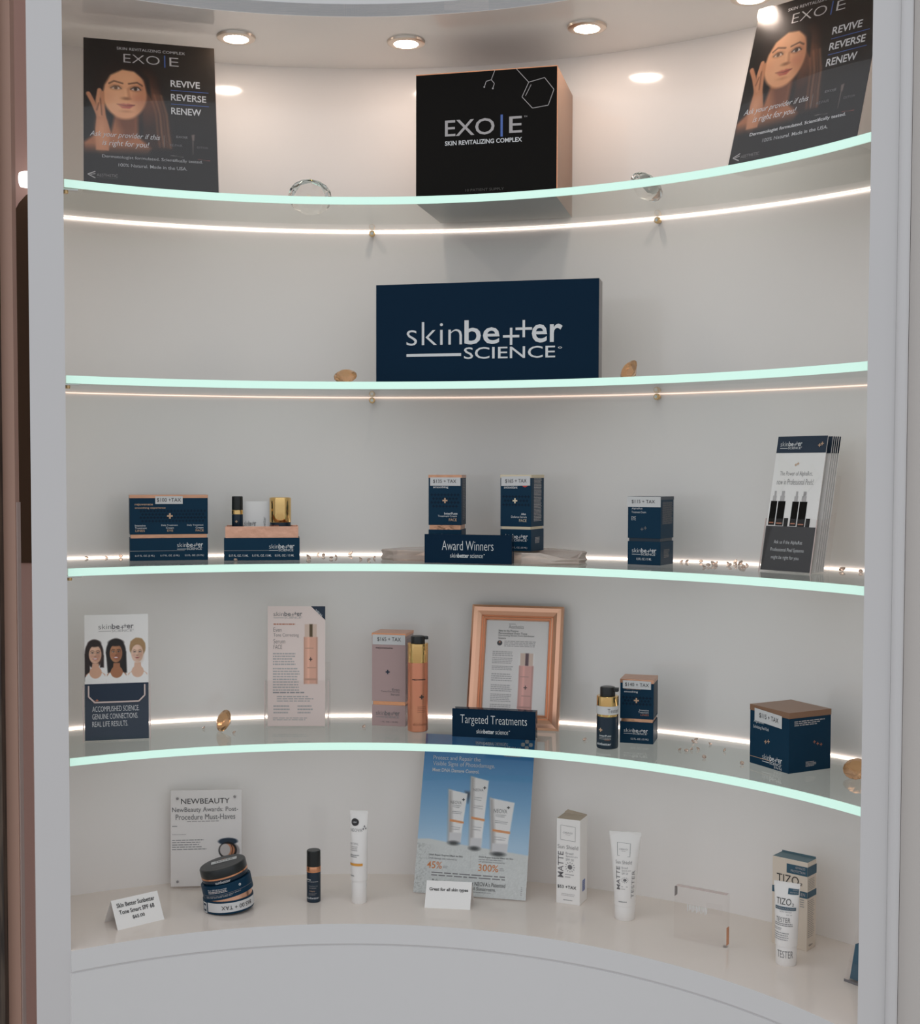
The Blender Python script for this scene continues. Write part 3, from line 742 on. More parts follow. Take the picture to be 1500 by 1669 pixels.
poster('black poster of a woman touching her cheek, standing upright, no lamp reflected', -0.594, 2.049, 15.0, 18.4)
poster('black poster of a woman touching her cheek, slanted, lamp reflected at its top', 0.397, 1.946, -46.3, 17.9)

w, d, h = 0.238, 0.172, 0.2118
cx, cy = corner(-0.0751, 2.173, -13.1, w, d)
t = thing('product_carton', 'large black cube carton with pale rose sides on the topmost glass shelf', 'box', (cx, cy, Z1), -13.1)
b = PB(); b.box(-w / 2, w / 2, -d / 2, d / 2, 0, h, 'rose_card', 0.0008, top='rose_foil', front='black_card', bottom='grey_side')
F = flat((-w / 2, -d / 2, h), (w, 0, 0), (0, 0, -h)); A = h / w
b.text(F, 'EXO', 0.21, 0.366, 0.562, 0.492, 'ink_pale', 0.006); b.text(F, 'E', 0.665, 0.366, 0.755, 0.492, 'ink_pale', 0.006)
b.quad(F, 0.604, 0.347, 0.620, 0.515, 'ink_blue'); b.text(F, 'TM', 0.768, 0.366, 0.79, 0.378, 'ink_pale')
b.text(F, 'SKIN REVITALIZING COMPLEX', 0.21, 0.527, 0.755, 0.562, 'ink_white', 0.02)
b.line(F, [(0.800, 0.113), (0.910, 0.086), (0.975, 0.180), (0.936, 0.297), (0.827, 0.312), (0.754, 0.222), (0.800, 0.113)], 0.0045, 'ink_pale', A)
b.line(F, [(0.713, 0.004), (0.800, 0.113)], 0.0045, 'ink_pale', A); b.line(F, [(0.817, 0.132), (0.778, 0.215)], 0.004, 'ink_pale', A)
b.line(F, [(0.563, 0.004), (0.538, 0.075), (0.502, 0.085), (0.489, 0.127)], 0.0045, 'ink_pale', A); b.line(F, [(0.538, 0.075), (0.560, 0.105), (0.549, 0.142)], 0.0045, 'ink_pale', A)
b.disc(F, 0.489, 0.127, 0.006, 'ink_pale', A); b.disc(F, 0.549, 0.142, 0.006, 'ink_pale', A)
b.text(F, '10 PATIENT SUPPLY', 0.357, 0.905, 0.63, 0.925, 'ink_dimblack')
b.build('carton_body', t)
b = PB(); e = 0.0004
b.box(w / 2 - 0.001, w / 2 + e, -d / 2 - e, -d / 2 + 0.0015, 0, h, 'copper'); b.box(-w / 2, w / 2, -d / 2 - e, -d / 2 + 0.001, h - 0.0012, h + e, 'copper'); b.build('copper_edging', t, label='thin copper edge lines')

def gem_mesh(R, name, m, tablew=0.56):
    """round brilliant cut stone, point at the bottom"""
    P = [(0, 0, -0.82)]
    for k in range(8): a = math.pi / 4 * k + math.pi / 8; P.append((0.55 * math.cos(a), 0.55 * math.sin(a), -0.40))
    for k in range(16): a = math.pi / 8 * k; P.append((math.cos(a), math.sin(a), -0.03))
    for k in range(16): a = math.pi / 8 * k; P.append((math.cos(a), math.sin(a), 0.03))
    for k in range(8): a = math.pi / 4 * k + math.pi / 8; P.append((0.80 * math.cos(a), 0.80 * math.sin(a), 0.20))
    for k in range(8): a = math.pi / 4 * k; P.append((tablew * math.cos(a), tablew * math.sin(a), 0.33))
    f = []
    for k in range(8):
        k1 = (k + 1) % 8; f.append((0, 1 + k1, 1 + k))
        g = lambda j: 9 + j % 16
        f += [(1 + k, g(2 * k + 2), g(2 * k + 1)), (1 + k, g(2 * k + 1), g(2 * k)), (1 + k, 1 + k1, g(2 * k + 2))]
        u = lambda j: 25 + j % 16
        f += [(g(2 * k), g(2 * k + 1), u(2 * k + 1), u(2 * k)), (g(2 * k + 1), g(2 * k + 2), u(2 * k + 2), u(2 * k + 1))]
        c = 41 + k; c1 = 41 + k1; ta = 49 + k; tb = 49 + k1
        f += [(u(2 * k), u(2 * k + 1), c), (u(2 * k + 1), u(2 * k + 2), c), (c, u(2 * k + 2), c1), (ta, u(2 * k), c) if False else (ta, c, tb), (c, c1, tb)]
    f.append(tuple(49 + k for k in range(8)))
    me = bpy.data.meshes.new(name); me.from_pydata([(x * R, y * R, z * R) for x, y, z in P], [], f); me.materials.append(MATS[m])
    bm = bmesh.new(); bm.from_mesh(me); bmesh.ops.recalc_face_normals(bm, faces=bm.faces); bm.to_mesh(me); bm.free(); me.update()
    return me
def lay(o, x, y, z, tilt, az, spin=0.0):
    """tip a stone over by tilt towards compass az and let it rest on z"""
    M = Matrix.Rotation(math.radians(az), 4, 'Z') @ Matrix.Rotation(math.radians(tilt), 4, 'Y') @ Matrix.Rotation(math.radians(spin), 4, 'Z')
    lo = min((M @ v.co).z for v in o.data.vertices)
    o.rotation_euler = M.to_euler(); o.location = (x, y, z - lo)
def gem(name, me, label, cat, x, y, z, tilt, az, spin=0, group=None):
    o = bpy.data.objects.new(name, me); COL.objects.link(o); tag(o, label, cat, group); lay(o, x, y, z, tilt, az, spin); return o
cm = gem_mesh(0.0375, 'crystal', 'crystal')
gem('crystal', cm, 'large clear cut crystal between the straight poster and the black cube carton', 'crystal', -0.2600, 2.245, Z1, 41, 92, 5, 'large clear crystals on the topmost shelf')
gem('crystal', gem_mesh(0.030, 'crystal', 'crystal'), 'clear cut crystal between the black cube carton and the slanted poster', 'crystal', 0.3050, 2.140, Z1, 44, 35, 9, 'large clear crystals on the topmost shelf')

# --- second shelf
w, d, h = 0.3805, 0.042, 0.1695
cx, cy = corner(-0.1439, 2.2056, -13.2, w, d)
t = thing('sign_block', 'wide navy sign block with large white lettering alone on the second glass shelf', 'sign', (cx, cy, Z2), -13.2)
b = PB(); b.box(-w / 2, w / 2, -d / 2, d / 2, 0, h, 'grey_side', 0.0008, front='sign_navy', top='sign_navy')
F = flat((-w / 2, -d / 2, h), (w, 0, 0), (0, 0, -h))
b.logo(F, 0.142, 0.365, 0.842, 0.762, 'ink_white'); b.build('block_body', t)
am = gem_mesh(0.0195, 'amber_gem', 'amber_crystal')
gem('gem', am, 'orange cut gem lying flat beside the wide navy sign block, near a brass peg', 'gem', -0.1930, 2.170, Z2, 38, -95, 4, 'orange gems')
gem('gem', am, 'orange cut gem tipped on edge at the pale end of the wide navy sign block', 'gem', 0.2725, 2.095, Z2, 62, 205, 11, 'orange gems')
gem('gem', am, 'orange cut gem lying on the lowest shelf in front of the light strip', 'gem', -0.4085, 2.2150, Z4, 68, 222, 0, 'orange gems')
gem('gem', am, 'dark amber gem half hidden by the white post on the lowest shelf', 'gem', 0.5860, 1.8850, Z4, 40, -120, 6, 'orange gems')

# --- third shelf
t, B, N, L, F = carton('wide navy carton with rose gold top and 100 dollar price sticker', -0.5571, 2.1715, 15.9, 0.1299, 0.050, 0.1112, Z3, 0.60, 0.055)
f, a = F['lid'], F['asp']
pattern(L, f, 0.12, 0.36, 0.98, 0.70, 20, 4, a)
L.text(f, 'rejuvenate', 0.065, 0.205, 0.295, 0.275, 'ink_gold', 0.01); L.text(f, 'smoothing experience', 0.065, 0.295, 0.455, 0.355, 'ink_gold', 0.01)
L.plus(f, 0.51, 0.53, 0.036, 0.011, 'ink_gold', a)
for i, (s, x0, x1) in enumerate((('Intensive', 0.065, 0.20), ('Daily Treatment', 0.40, 0.61), ('Daily Treatment', 0.73, 0.94))): L.text(f, s, x0, 0.745, x1, 0.795, 'ink_white', 0.0)
for s, x0, x1 in (('Treatment', 0.065, 0.215), ('Cream', 0.46, 0.56), ('Cream', 0.84, 0.94)): L.text(f, s, x0, 0.808, x1, 0.855, 'ink_white', 0.0)
for s, x0, x1 in (('LINES', 0.07, 0.19), ('EYE', 0.475, 0.55), ('FACE', 0.84, 0.945)): L.text(f, s, x0, 0.875, x1, 0.93, 'ink_gold', 0.01)
f = F['base']; B.logo(f, 0.60, 0.20, 0.935, 0.545, 'ink_white'); B.quad(f, 0.0, 0.555, 0.70, 0.575, 'ink_grey')
for s, x0 in (('0.17 FL. OZ. (5 ML)', 0.065), ('0.17 FL. OZ. (5 ML)', 0.385), ('0.5 FL. OZ. (15 ML)', 0.70)): B.text(f, s, x0, 0.74, x0 + 0.245, 0.84, 'ink_white', 0.0)
lid = finish(t, B, N, L); sticker(F['lid'], '$100 +TAX', 0.325, 0.03, 0.675, 0.225, (0.06, 0.22, 0.94, 0.78), lid)

w, d, hb, hl = 0.1279, 0.066, 0.0382, 0.058
yaw = 7.7; cx, cy = corner(-0.4014, 2.1879, yaw, w, d)
t = thing('open_carton', 'open navy carton with crinkled rose gold lining, holding a small bottle and jar', 'box', (cx, cy, Z3), yaw)
B = PB(); B.box(-w / 2, w / 2, -d / 2, d / 2, 0, hb, 'navy', 0.0007)
f = flat((-w / 2, -d / 2, hb), (w, 0, 0), (0, 0, -hb)); B.logo(f, 0.595, 0.26, 0.93, 0.60, 'ink_white'); B.quad(f, 0.0, 0.545, 0.62, 0.565, 'ink_grey')
for s, x0 in (('0.17 FL. OZ. / 5 ML', 0.065), ('0.17 FL. OZ. / 5 ML', 0.37), ('0.5 FL. OZ. / 15 ML', 0.67)): B.text(f, s, x0, 0.73, x0 + 0.255, 0.83, 'ink_white', 0.006)
B.build('carton_base', t)
Q = PB(); e, th = 0.0022, 0.0016; x0, x1, y0, y1 = -w / 2 + e, w / 2 - e, -d / 2 + e, d / 2 - e
Q.box(x0, x1, y0, y0 + th, hb, hl, 'rose_crinkle', 0.0004); Q.box(x0, x1, y1 - th, y1, hb, hl, 'rose_crinkle', 0.0004)
Q.box(x0, x0 + th, y0 + th, y1 - th, hb, hl, 'rose_crinkle', 0.0004); Q.box(x1 - th, x1, y0 + th, y1 - th, hb, hl, 'rose_crinkle', 0.0004)
Q.box(x0 + th, x1 - th, y0 + th, y1 - th, hb, hb + 0.001, 'white_card'); Q.build('foil_lining', t, label='crinkled rose gold foil lining')
Q = PB(); Q.box(-0.032, 0.012, 0.012, 0.0128, hb + 0.001, 0.100, 'white_card')
Ff = flat((-0.032, 0.012, 0.100), (0.044, 0, 0), (0, 0, -0.06)); Q.logo(Ff, 0.02, 0.56, 0.48, 0.80, 'ink_mid')
Q.text(Ff, 'skinbetter', 0.74, 0.45, 0.86, 0.95, 'ink_grey', 0.0, up=True); Q.build('insert_card', t, label='white printed insert card standing in the open carton')
def tray_at(lx, ly): 
    q = math.radians(yaw); return cx + lx * math.cos(q) - ly * math.sin(q), cy + lx * math.sin(q) + ly * math.cos(q), Z3 + hb + 0.001

def bottle(name, label, cat, loc, rz, group=None): return thing(name, label, cat, loc, rz, group=group)
lx, ly, lz = tray_at(-0.0425, 0.004); r = 0.0096; top = 1.4095 - lz
t = thing('serum_bottle', 'small black bottle with gold ring standing in the open rose gold lined carton', 'bottle', (lx, ly, lz), 0)
b = PB(); b.lathe([(r * 0.93, 0), (r, 0.001), (r, top * 0.555)], 'navy_dark', 32); Fc = round_face(r, top * 0.555, 0, 150)
b.plus(Fc, 0.5, 0.32, 0.08, 0.025, 'ink_gold', 1.3); b.build('bottle_body', t)
b = PB(); b.lathe([(r * 1.0, top * 0.555), (r * 1.03, top * 0.56), (r * 1.03, top * 0.655), (r, top * 0.66)], 'gold', 32); b.build('gold_ring', t, label='gold ring')
b = PB(); b.lathe([(r * 0.98, top * 0.66), (r * 1.0, top * 0.67), (r * 0.98, top * 0.985), (r * 0.9, top)], 'black_plastic', 32); b.build('cap', t)
lx, ly, lz = tray_at(0.031, 0.008); r = 0.0187; top = 1.4080 - lz
t = thing('cream_jar', 'small jar with shiny gold cap standing in the open rose gold lined carton', 'jar', (lx, ly, lz), 0)
b = PB(); b.lathe([(r * 0.94, 0), (r * 0.98, 0.001), (r * 0.97, top * 0.36)], 'navy_dark', 40); Fc = round_face(r * 0.98, top * 0.36, 0, 140)
b.text(Fc, 'rejuvenate', 0.1, 0.15, 0.5, 0.3, 'ink_copper', 0.01); b.text(Fc, 'smoothing', 0.1, 0.38, 0.45, 0.52, 'ink_white', 0.0); b.build('jar_body', t)
b = PB(); b.lathe([(r * 0.98, top * 0.36), (r, top * 0.37), (r, top * 0.96), (r * 0.97, top * 0.985), (r * 0.8, top)], 'gold', 48); b.build('jar_cap', t, label='shiny gold cap')

# quartz slab
rnd = random.Random(5)
poly = [(-0.137, 2.226), (-0.115, 2.196), (-0.06, 2.178), (0.02, 2.166), (0.088, 2.146), (0.102, 2.126), (0.150, 2.113), (0.196, 2.112), (0.209, 2.128), (0.186, 2.146), (0.206, 2.163), (0.215, 2.178), (0.195, 2.215), (0.165, 2.262), (0.10, 2.296), (0.03, 2.316), (-0.05, 2.312), (-0.105, 2.276)]
b = PB(); bm_r = []
for zz, sc, j in ((0.0, 0.985, 0.0), (0.004, 1.0, 0.0015), (0.010, 0.99, 0.003), (0.0165, 1.0, 0.0025), (0.0185, 0.985, 0.001)):
    ring_ = []
    for k in range(len(poly)):
        for q in range(3):
            pa, pb_ = Vector(poly[k]), Vector(poly[(k + 1) % len(poly)]); p = pa + (pb_ - pa) * q / 3
            c = Vector((0.04, 2.22)); p = c + (p - c) * (sc + rnd.uniform(-1, 1) * j * 3)
            zq = zz
            if p.y < 2.160 and p.x > 0.14: zq = zz * 0.45
            ring_.append((p.x, p.y, zq))
    bm_r.append(ring_)
b.rings(bm_r, 'quartz', smooth=False)
o = b.build('stone_slab', loc=(0, 0, Z3)); tag(o, 'pinkish translucent rough stone slab under the award winners cartons', 'stone slab')
ZS = Z3 + 0.0187
def sign_plate(label, text1, x, y, yaw, w, d, h, z):
    cx, cy = corner(x, y, yaw, w, d)
    t = thing('sign_block', label, 'sign', (cx, cy, z), yaw)
    b = PB(); b.box(-w / 2, w / 2, -d / 2, -d / 2 + 0.003, 0, h, 'sign_navy', 0.0004)
    F = flat((-w / 2, -d / 2, h), (w, 0, 0), (0, 0, -h))
    yield t, b, F
    b.build('printed_plate', t, label='navy plate with white lettering')
    c = PB(); c.box(-w / 2, w / 2, -d / 2 + 0.0031, d / 2, 0, h, 'acrylic'); c.build('acrylic_block', t, label='clear acrylic block behind the plate')
    c = PB(); c.box(-w / 2 + 0.0005, w / 2 - 0.0005, d / 2 + 0.0001, d / 2 + 0.001, 0.0, h - 0.0005, 'sign_navy'); c.build('backing', t)
for t, b, F in sign_plate('navy acrylic sign block reading Award Winners in front of two cartons', '', -0.0594, 2.152, -14.9, 0.1493, 0.020, 0.0478, Z3):
    b.text(F, 'Award Winners', 0.205, 0.215, 0.795, 0.545, 'ink_white', -0.012); b.text(F, 'skin', 0.30, 0.655, 0.385, 0.80, 'ink_white', -0.005); b.text(F, 'better', 0.388, 0.655, 0.515, 0.80, 'ink_white', 0.02); b.text(F, 'science', 0.53, 0.655, 0.675, 0.80, 'ink_white', -0.005)
    b.disc(F, 0.69, 0.68, 0.006, 'ink_white', 0.32)

t, B, N, L, F = carton('slim navy carton with 135 dollar sticker on the stone slab behind the award sign', -0.0540, 2.2050, -8.0, 0.0570, 0.0570, 0.1280, ZS, 0.67, 0.06, topband=0.04)
f, a = F['lid'], F['asp']
pattern(L, f, 0.05, 0.36, 0.95, 0.66, 9, 4, a); L.plus(f, 0.5, 0.51, 0.075, 0.022, 'ink_gold', a)
L.text(f, 'rejuvenate', 0.14, 0.155, 0.66, 0.205, 'ink_gold', 0.0); L.text(f, 'smoothing', 0.14, 0.22, 0.60, 0.275, 'ink_white', 0.01)
L.text(f, 'InterFuse', 0.48, 0.745, 0.88, 0.79, 'ink_white', 0.02); L.text(f, 'Treatment Cream', 0.29, 0.80, 0.86, 0.84, 'ink_white', 0.0); L.text(f, 'FACE', 0.62, 0.865, 0.86, 0.92, 'ink_gold', 0.01)
L.lines(F['lidside'], 0.25, 0.08, 0.85, 0.9, 26, 'ink_mid', 4); B.logo(F['base'], 0.1, 0.2, 0.9, 0.6, 'ink_white')
lid = finish(t, B, N, L); sticker(F['lid'], '$135 + TAX', 0.05, 0.05, 0.97, 0.215, (0.10, 0.25, 0.86, 0.72), lid)

cx, cy = 0.1196 - 0.057 * math.cos(math.radians(-26)), 2.1598 - 0.057 * math.sin(math.radians(-26))
t, B, N, L, F = carton('slim navy carton with pale gold bands and 165 dollar sticker, turned on the stone slab', cx, cy, -26.0, 0.0565, 0.0565, 0.1285, ZS, 0.68, 0.035, band='pale_gold', top='pale_gold', topband=0.04)
f, a = F['lid'], F['asp']
pattern(L, f, 0.05, 0.38, 0.97, 0.62, 9, 3, a); L.plus(f, 0.48, 0.50, 0.075, 0.022, 'pale_gold', a)
L.text(f, 'antioxidant', 0.12, 0.215, 0.56, 0.265, 'ink_white', 0.01); L.disc(f, 0.80, 0.175, 0.10, 'ink_red', a, lift=0.0004)
L.text(f, 'Alto', 0.68, 0.735, 0.84, 0.775, 'ink_white', 0.02); L.text(f, 'Defense Serum', 0.36, 0.79, 0.86, 0.83, 'ink_white', 0.0); L.text(f, 'FACE', 0.62, 0.855, 0.86, 0.905, 'pale_gold', 0.0)
L.lines(F['lidside'], 0.2, 0.06, 0.8, 0.9, 30, 'ink_pale', 7, ragged=0.1)
B.logo(F['base'], 0.1, 0.22, 0.9, 0.56, 'ink_white'); B.text(F['base'], '1 FL. OZ. (30 ML)', 0.40, 0.80, 0.88, 0.90, 'ink_white', 0.0); B.lines(F['baseside'], 0.3, 0.35, 0.7, 0.65, 5, 'ink_pale', 9)
lid = finish(t, B, N, L); sticker(F['lid'], '$165 + TAX', 0.03, 0.03, 0.97, 0.21, (0.14, 0.28, 0.88, 0.74), lid, -0.01)

cx, cy = 0.3268 - 0.058 * math.cos(math.radians(-31)), 2.0966 - 0.058 * math.sin(math.radians(-31))
t, B, N, L, F = carton('slim navy carton with 115 dollar sticker alone beside the scattered beads', cx, cy, -31.0, 0.0580, 0.0560, 0.1118, Z3, 0.61, 0.045, band='navy_dark', topband=0.045)
f, a = F['lid'], F['asp']
L.text(f, 'AlphaRet', 0.12, 0.265, 0.45, 0.315, 'ink_white', 0.0); L.text(f, 'Treatment Cream', 0.12, 0.345, 0.56, 0.395, 'ink_white', -0.004); L.text(f, 'EYE', 0.12, 0.475, 0.25, 0.565, 'ink_white', -0.01)
for q, (px, py) in enumerate(((0.44, 0.78), (0.54, 0.75))): L.plus(f, px, py, 0.045, 0.009, 'ink_mid', a)
L.lines(F['lidside'], 0.12, 0.12, 0.92, 0.66, 24, 'ink_mid', 12, ragged=0.1)
B.logo(F['base'], 0.14, 0.28, 0.88, 0.60, 'ink_white'); B.text(F['base'], '0.5 FL. OZ. / 15 ML', 0.28, 0.70, 0.73, 0.80, 'ink_white', 0.01); B.lines(F['baseside'], 0.25, 0.33, 0.7, 0.7, 6, 'ink_mid', 13)
lid = finish(t, B, N, L); sticker(F['lid'], '$115 + TAX', -0.02, 0.0, 1.0, 0.245, (0.14, 0.30, 0.83, 0.68), lid)

def holder(label, x, y, yaw, w, D, H, z, pocket, lean, cat='brochure holder', notch=False, stand=0.0):
    """clear leaflet holder: back, base, front pocket, two cheeks; leans back as one"""
    t = thing('brochure_holder', label, cat, (x, y, z), yaw)
    g = 0.0016; la = math.radians(lean)
    SH = Matrix(((1, 0, 0, 0), (0, 1, math.sin(la), 0), (0, 0, math.cos(la), 0), (0, 0, 0, 1)))
    def slab(nm, *q):
        b = PB(); b.M = SH; b.box(*q, 'acrylic'); return b.build(nm, t)
    slab('back_plate', 0, w, D - g, D, g, H)
    slab('base_plate', 0, w, 0, D, 0, g)
    b = PB(); b.M = SH
    if notch:
        b.M = SH @ Matrix.Translation((0, g, 0)) @ Matrix.Rotation(math.radians(90), 4, 'X')
        nw, nd = w * 0.085, pocket * 0.30; r = nd * 0.35
        pts = [(0, g), (w, g), (w, pocket), (w - nw, pocket), (w - nw, pocket - nd + r), (w - nw - r, pocket - nd), (nw + r, pocket - nd), (nw, pocket - nd + r), (nw, pocket), (0, pocket)]
        b.prism(pts, 0, g, 'acrylic')
        # bright rounded rim of the cut-out
        rim = pts[3:9]
        for (a0, c0), (a1, c1) in zip(rim[:-1], rim[1:]):
            dd = Vector((a1 - a0, c1 - c0)); n_ = Vector((-dd.y, dd.x)).normalized() * 0.0012
            b.prism([(a0 - n_.x, c0 - n_.y), (a1 - n_.x, c1 - n_.y), (a1 + n_.x, c1 + n_.y), (a0 + n_.x, c0 + n_.y)], -0.0001, g + 0.0002, 'acrylic_edge')
    else: b.box(0, w, 0, g, g, pocket, 'acrylic')
    b.build('front_pocket', t)
    for xa in (0, w - g):
        b = PB(); b.M = SH
        s = [(0.0, g), (D, g), (D, H * 0.62), (D * 0.55, pocket), (0.0, pocket)]
        b.add([(xa, p, q) for p, q in s] + [(xa + g, p, q) for p, q in s], [(4, 3, 2, 1, 0), (5, 6, 7, 8, 9)] + [(k, (k + 1) % 5, 5 + (k + 1) % 5, 5 + k) for k in range(5)], 'acrylic'); b.build('cheek', t)
        c = PB(); c.M = SH; c.box(xa, xa + g, -0.0003, 0.0006, 0, pocket, 'acrylic_edge'); c.build('polished_rim', t)
    return t, lean
def leaflet(nm, label, t0, w, L, off_y, group, draw, off_x=0.0, thick=0.0012):
    """leaflet as its own thing in the same leaning frame as its holder t0"""
    t0, lean = t0
    M = Matrix.LocRotScale(t0.location, t0.rotation_euler, None)
    p = M @ Vector((off_x, off_y, 0.0020))
    b = PB(); b.box(0, w, 0, thick, 0, L, 'paper'); F = flat((0, 0, L), (w, 0, 0), (0, 0, -L)); draw(b, F, L / w)
    o = b.build(nm); o.location = p; o.rotation_euler = (math.radians(-lean), 0, t0.rotation_euler.z)
    tag(o, label, 'leaflet', group); return o
# holder on the third shelf
t0 = holder('clear acrylic leaflet holder full of leaflets on the third shelf', 0.4620, 1.9905, -50.6, 0.0955, 0.046, 0.150, Z3, 0.083, 11.5)
def peel(b, F, A):
    b.quad(F, 0, 0, 1, 0.125, 'ink_navy'); b.logo(F, 0.07, 0.038, 0.51, 0.098, 'ink_white')
    for px, py in ((0.86, 0.07), (0.91, 0.058)): b.plus(F, px, py, 0.03, 0.008, 'ink_gold', A, 0.0006)
    for px, py in ((0.44, 0.215), (0.48, 0.205)): b.plus(F, px, py, 0.025, 0.006, 'ink_gold', A)
    b.poly(F, [(0.06, 0.13), (0.45, 0.26), (0.13, 0.45)], 'white_card', 0.0003); b.poly(F, [(0.75, 0.2), (0.95, 0.3), (0.6, 0.5)], 'white_card', 0.0003)
    b.text(F, 'The Power of AlphaRet,', 0.14, 0.262, 0.80, 0.305, 'ink_mid', -0.012); b.text(F, 'now in Professional Peels!', 0.10, 0.320, 0.84, 0.362, 'ink_mid', -0.012)
    for x0, x1, y0, y1 in ((0.03, 0.16, 0.485, 0.665), (0.18, 0.33, 0.485, 0.668), (0.47, 0.60, 0.487, 0.668), (0.62, 0.77, 0.487, 0.672)):
        b.quad(F, x0, y0, x1, y1, 'black_card'); b.quad(F, x0 + 0.03, y0 - 0.04, x1 - 0.03, y0, 'ink_pale', 0.0003); b.quad(F, x0 + 0.05, y0 - 0.075, x1 - 0.04, y0 - 0.04, 'ink_pale', 0.0003)
        b.quad(F, x0 + 0.02, y1 - 0.022, x1 - 0.02, y1 - 0.014, 'ink_copper', 0.0006)
    for x0, x1 in ((0.345, 0.43), (0.785, 0.87)): b.quad(F, x0, 0.61, x1, 0.675, 'black_card')
    b.quad(F, 0, 0.672, 1, 1.0, 'ink_dark', 0.0005)
    for s, x0, x1, y in (('Ask us if the AlphaRet', 0.21, 0.78, 0.775), ('Professional Peel Systems', 0.16, 0.83, 0.832), ('might be right for you.', 0.19, 0.76, 0.888)): b.text(F, s, x0, y, x1, y + 0.034, 'ink_white', -0.010, lift=0.0008)
leaflet('leaflet', 'front white leaflet about peels with a row of dark bottles, in the third shelf holder', t0, 0.0905, 0.210, 0.0022, 'leaflets in the third shelf holder', peel, 0.0022)
for k in range(5):
    leaflet('leaflet', 'spare leaflet with dark head band filed behind the peels leaflet', t0, 0.0905, 0.209, 0.0150 + 0.0052 * k, 'leaflets in the third shelf holder', lambda b, F, A: b.quad(F, 0, 0, 1, 0.125, 'ink_navy'), 0.0022)

# scattered beads
bead = gem_mesh(0.0034, 'bead', 'rose_bead')
bead_big = gem_mesh(0.0052, 'bead', 'rose_bead')
def beads(pts, z, label, group, big=()):
    for k, (x, y) in enumerate(pts):
        rnd_ = random.Random(int((x * 977 + y * 613) * 1000))
        d = math.hypot(x - CX, y - CY)
        if d > R_BACK - 0.014: s = (R_BACK - 0.014) / d; x, y = CX + (x - CX) * s, CY + (y - CY) * s
        gem('bead', bead_big if k in big else bead, label, 'bead', x, y, z, rnd_.uniform(30, 60), rnd_.uniform(0, 360), 7, group)
beads([(-0.6762, 2.2874), (-0.6374, 2.2889), (-0.6137, 2.2983)], Z3, 'tiny rose bead by the wall between white post and wide 100 dollar carton', 'beads beside the white post')
beads([(-0.4440, 2.2500)], Z3, 'tiny rose bead between the wide 100 dollar carton and the open carton', 'bead between cartons')
beads([(-0.3790, 2.1720)], Z3, 'tiny rose bead lying before the front of the open carton', 'bead before the open carton')
beads([(-0.2660, 2.2600), (-0.2450, 2.3100), (-0.2594, 2.3559), (-0.2600, 2.2150), (-0.2241, 2.2387), (-0.2187, 2.2715), (-0.2, 2.3582), (-0.1717, 2.2246), (-0.1560, 2.2000), (-0.1500, 2.2500)], Z3, 'tiny rose bead scattered between the open carton and the stone slab', 'beads beside the stone slab', (0, 6))
beads([(0.3734, 2.1677), (0.3828, 2.168), (0.4067, 2.1689), (0.3903, 2.0549), (0.4025, 2.0826), (0.416, 2.111), (0.4118, 2.0692), (0.4269, 2.1401), (0.4434, 2.1262), (0.4375, 2.0838), (0.4536, 2.1123), (0.4576, 2.0984), (0.4733, 2.1564), (0.4565, 2.0708), (0.4687, 2.0988), (0.4480, 2.0350), (0.4530, 2.0480)], Z3, 'tiny rose bead scattered between the 115 dollar carton and the leaflet holder', 'beads beside the leaflet holder', (5, 11, 12))
beads([(0.5900, 1.9850), (0.6100, 1.9560)], Z3, 'tiny rose bead between the leaflet holder and the post', 'beads behind the leaflet holder', (0,))
beads([(0.3563, 2.0685), (0.3656, 2.0594), (0.3752, 2.0687), (0.3885, 2.1258), (0.387, 2.0735), (0.3972, 2.1456), (0.385, 2.0104), (0.4143, 2.1116), (0.427, 2.0601), (0.4350, 1.9667)], Z4, 'tiny rose bead scattered between the 140 dollar and the 115 dollar cartons', 'beads on the lowest shelf', ())
beads([(0.2100, 2.1436)], Z4, 'tiny rose bead beside the black and gold pump bottle', 'bead by pump bottle')
beads([(-0.1680, 2.2482)], Z4, 'tiny rose bead beside the pink carton', 'bead by pink carton')
beads([(-0.4469, 2.2337), (-0.3870, 2.1950)], Z4, 'tiny amber bead beside the orange gem on the lowest shelf', 'beads by the orange gem')

# --- lowest shelf
t0 = holder('clear acrylic leaflet holder with cut-out front beside the white post', -0.6235, 2.1180, 13.5, 0.1090, 0.034, 0.150, Z4, 0.093, 3.5, notch=True)
PIC_W = pic_women()
def women(b, F, A):
    b.picture(F, 0, 0.185, 1, 0.565, PIC_W, 'print_matt', 0.0003); b.logo(F, 0.22, 0.072, 0.77, 0.140, 'ink_mid', 'ink_pale')
    b.quad(F, 0, 0.55, 1, 1, 'ink_navy', 0.0005)
    for px, py in ((0.15, 0.693), (0.19, 0.682)): b.plus(F, px, py, 0.022, 0.006, 'ink_copper', A, 0.0007)
    for s, x1, y in (('ACCOMPLISHED SCIENCE.', 0.85, 0.730), ('GENUINE CONNECTIONS.', 0.83, 0.790), ('REAL LIFE RESULTS.', 0.67, 0.850)): b.text(F, s, 0.115, y, x1, y + 0.042, 'ink_white', -0.008, lift=0.0008)
leaflet('leaflet', 'leaflet with portraits of three smiling women above a dark band, beside the white post', t0, 0.1030, 0.208, 0.0022, 'three women leaflets', women, 0.003)
for k in range(3):
    leaflet('leaflet', 'spare leaflet hidden behind the portraits of three women', t0, 0.1030, 0.2075, 0.0050 + 0.004 * k, 'three women leaflets', lambda b, F, A: b.quad(F, 0, 0.56, 1, 1, 'ink_navy'), 0.003)

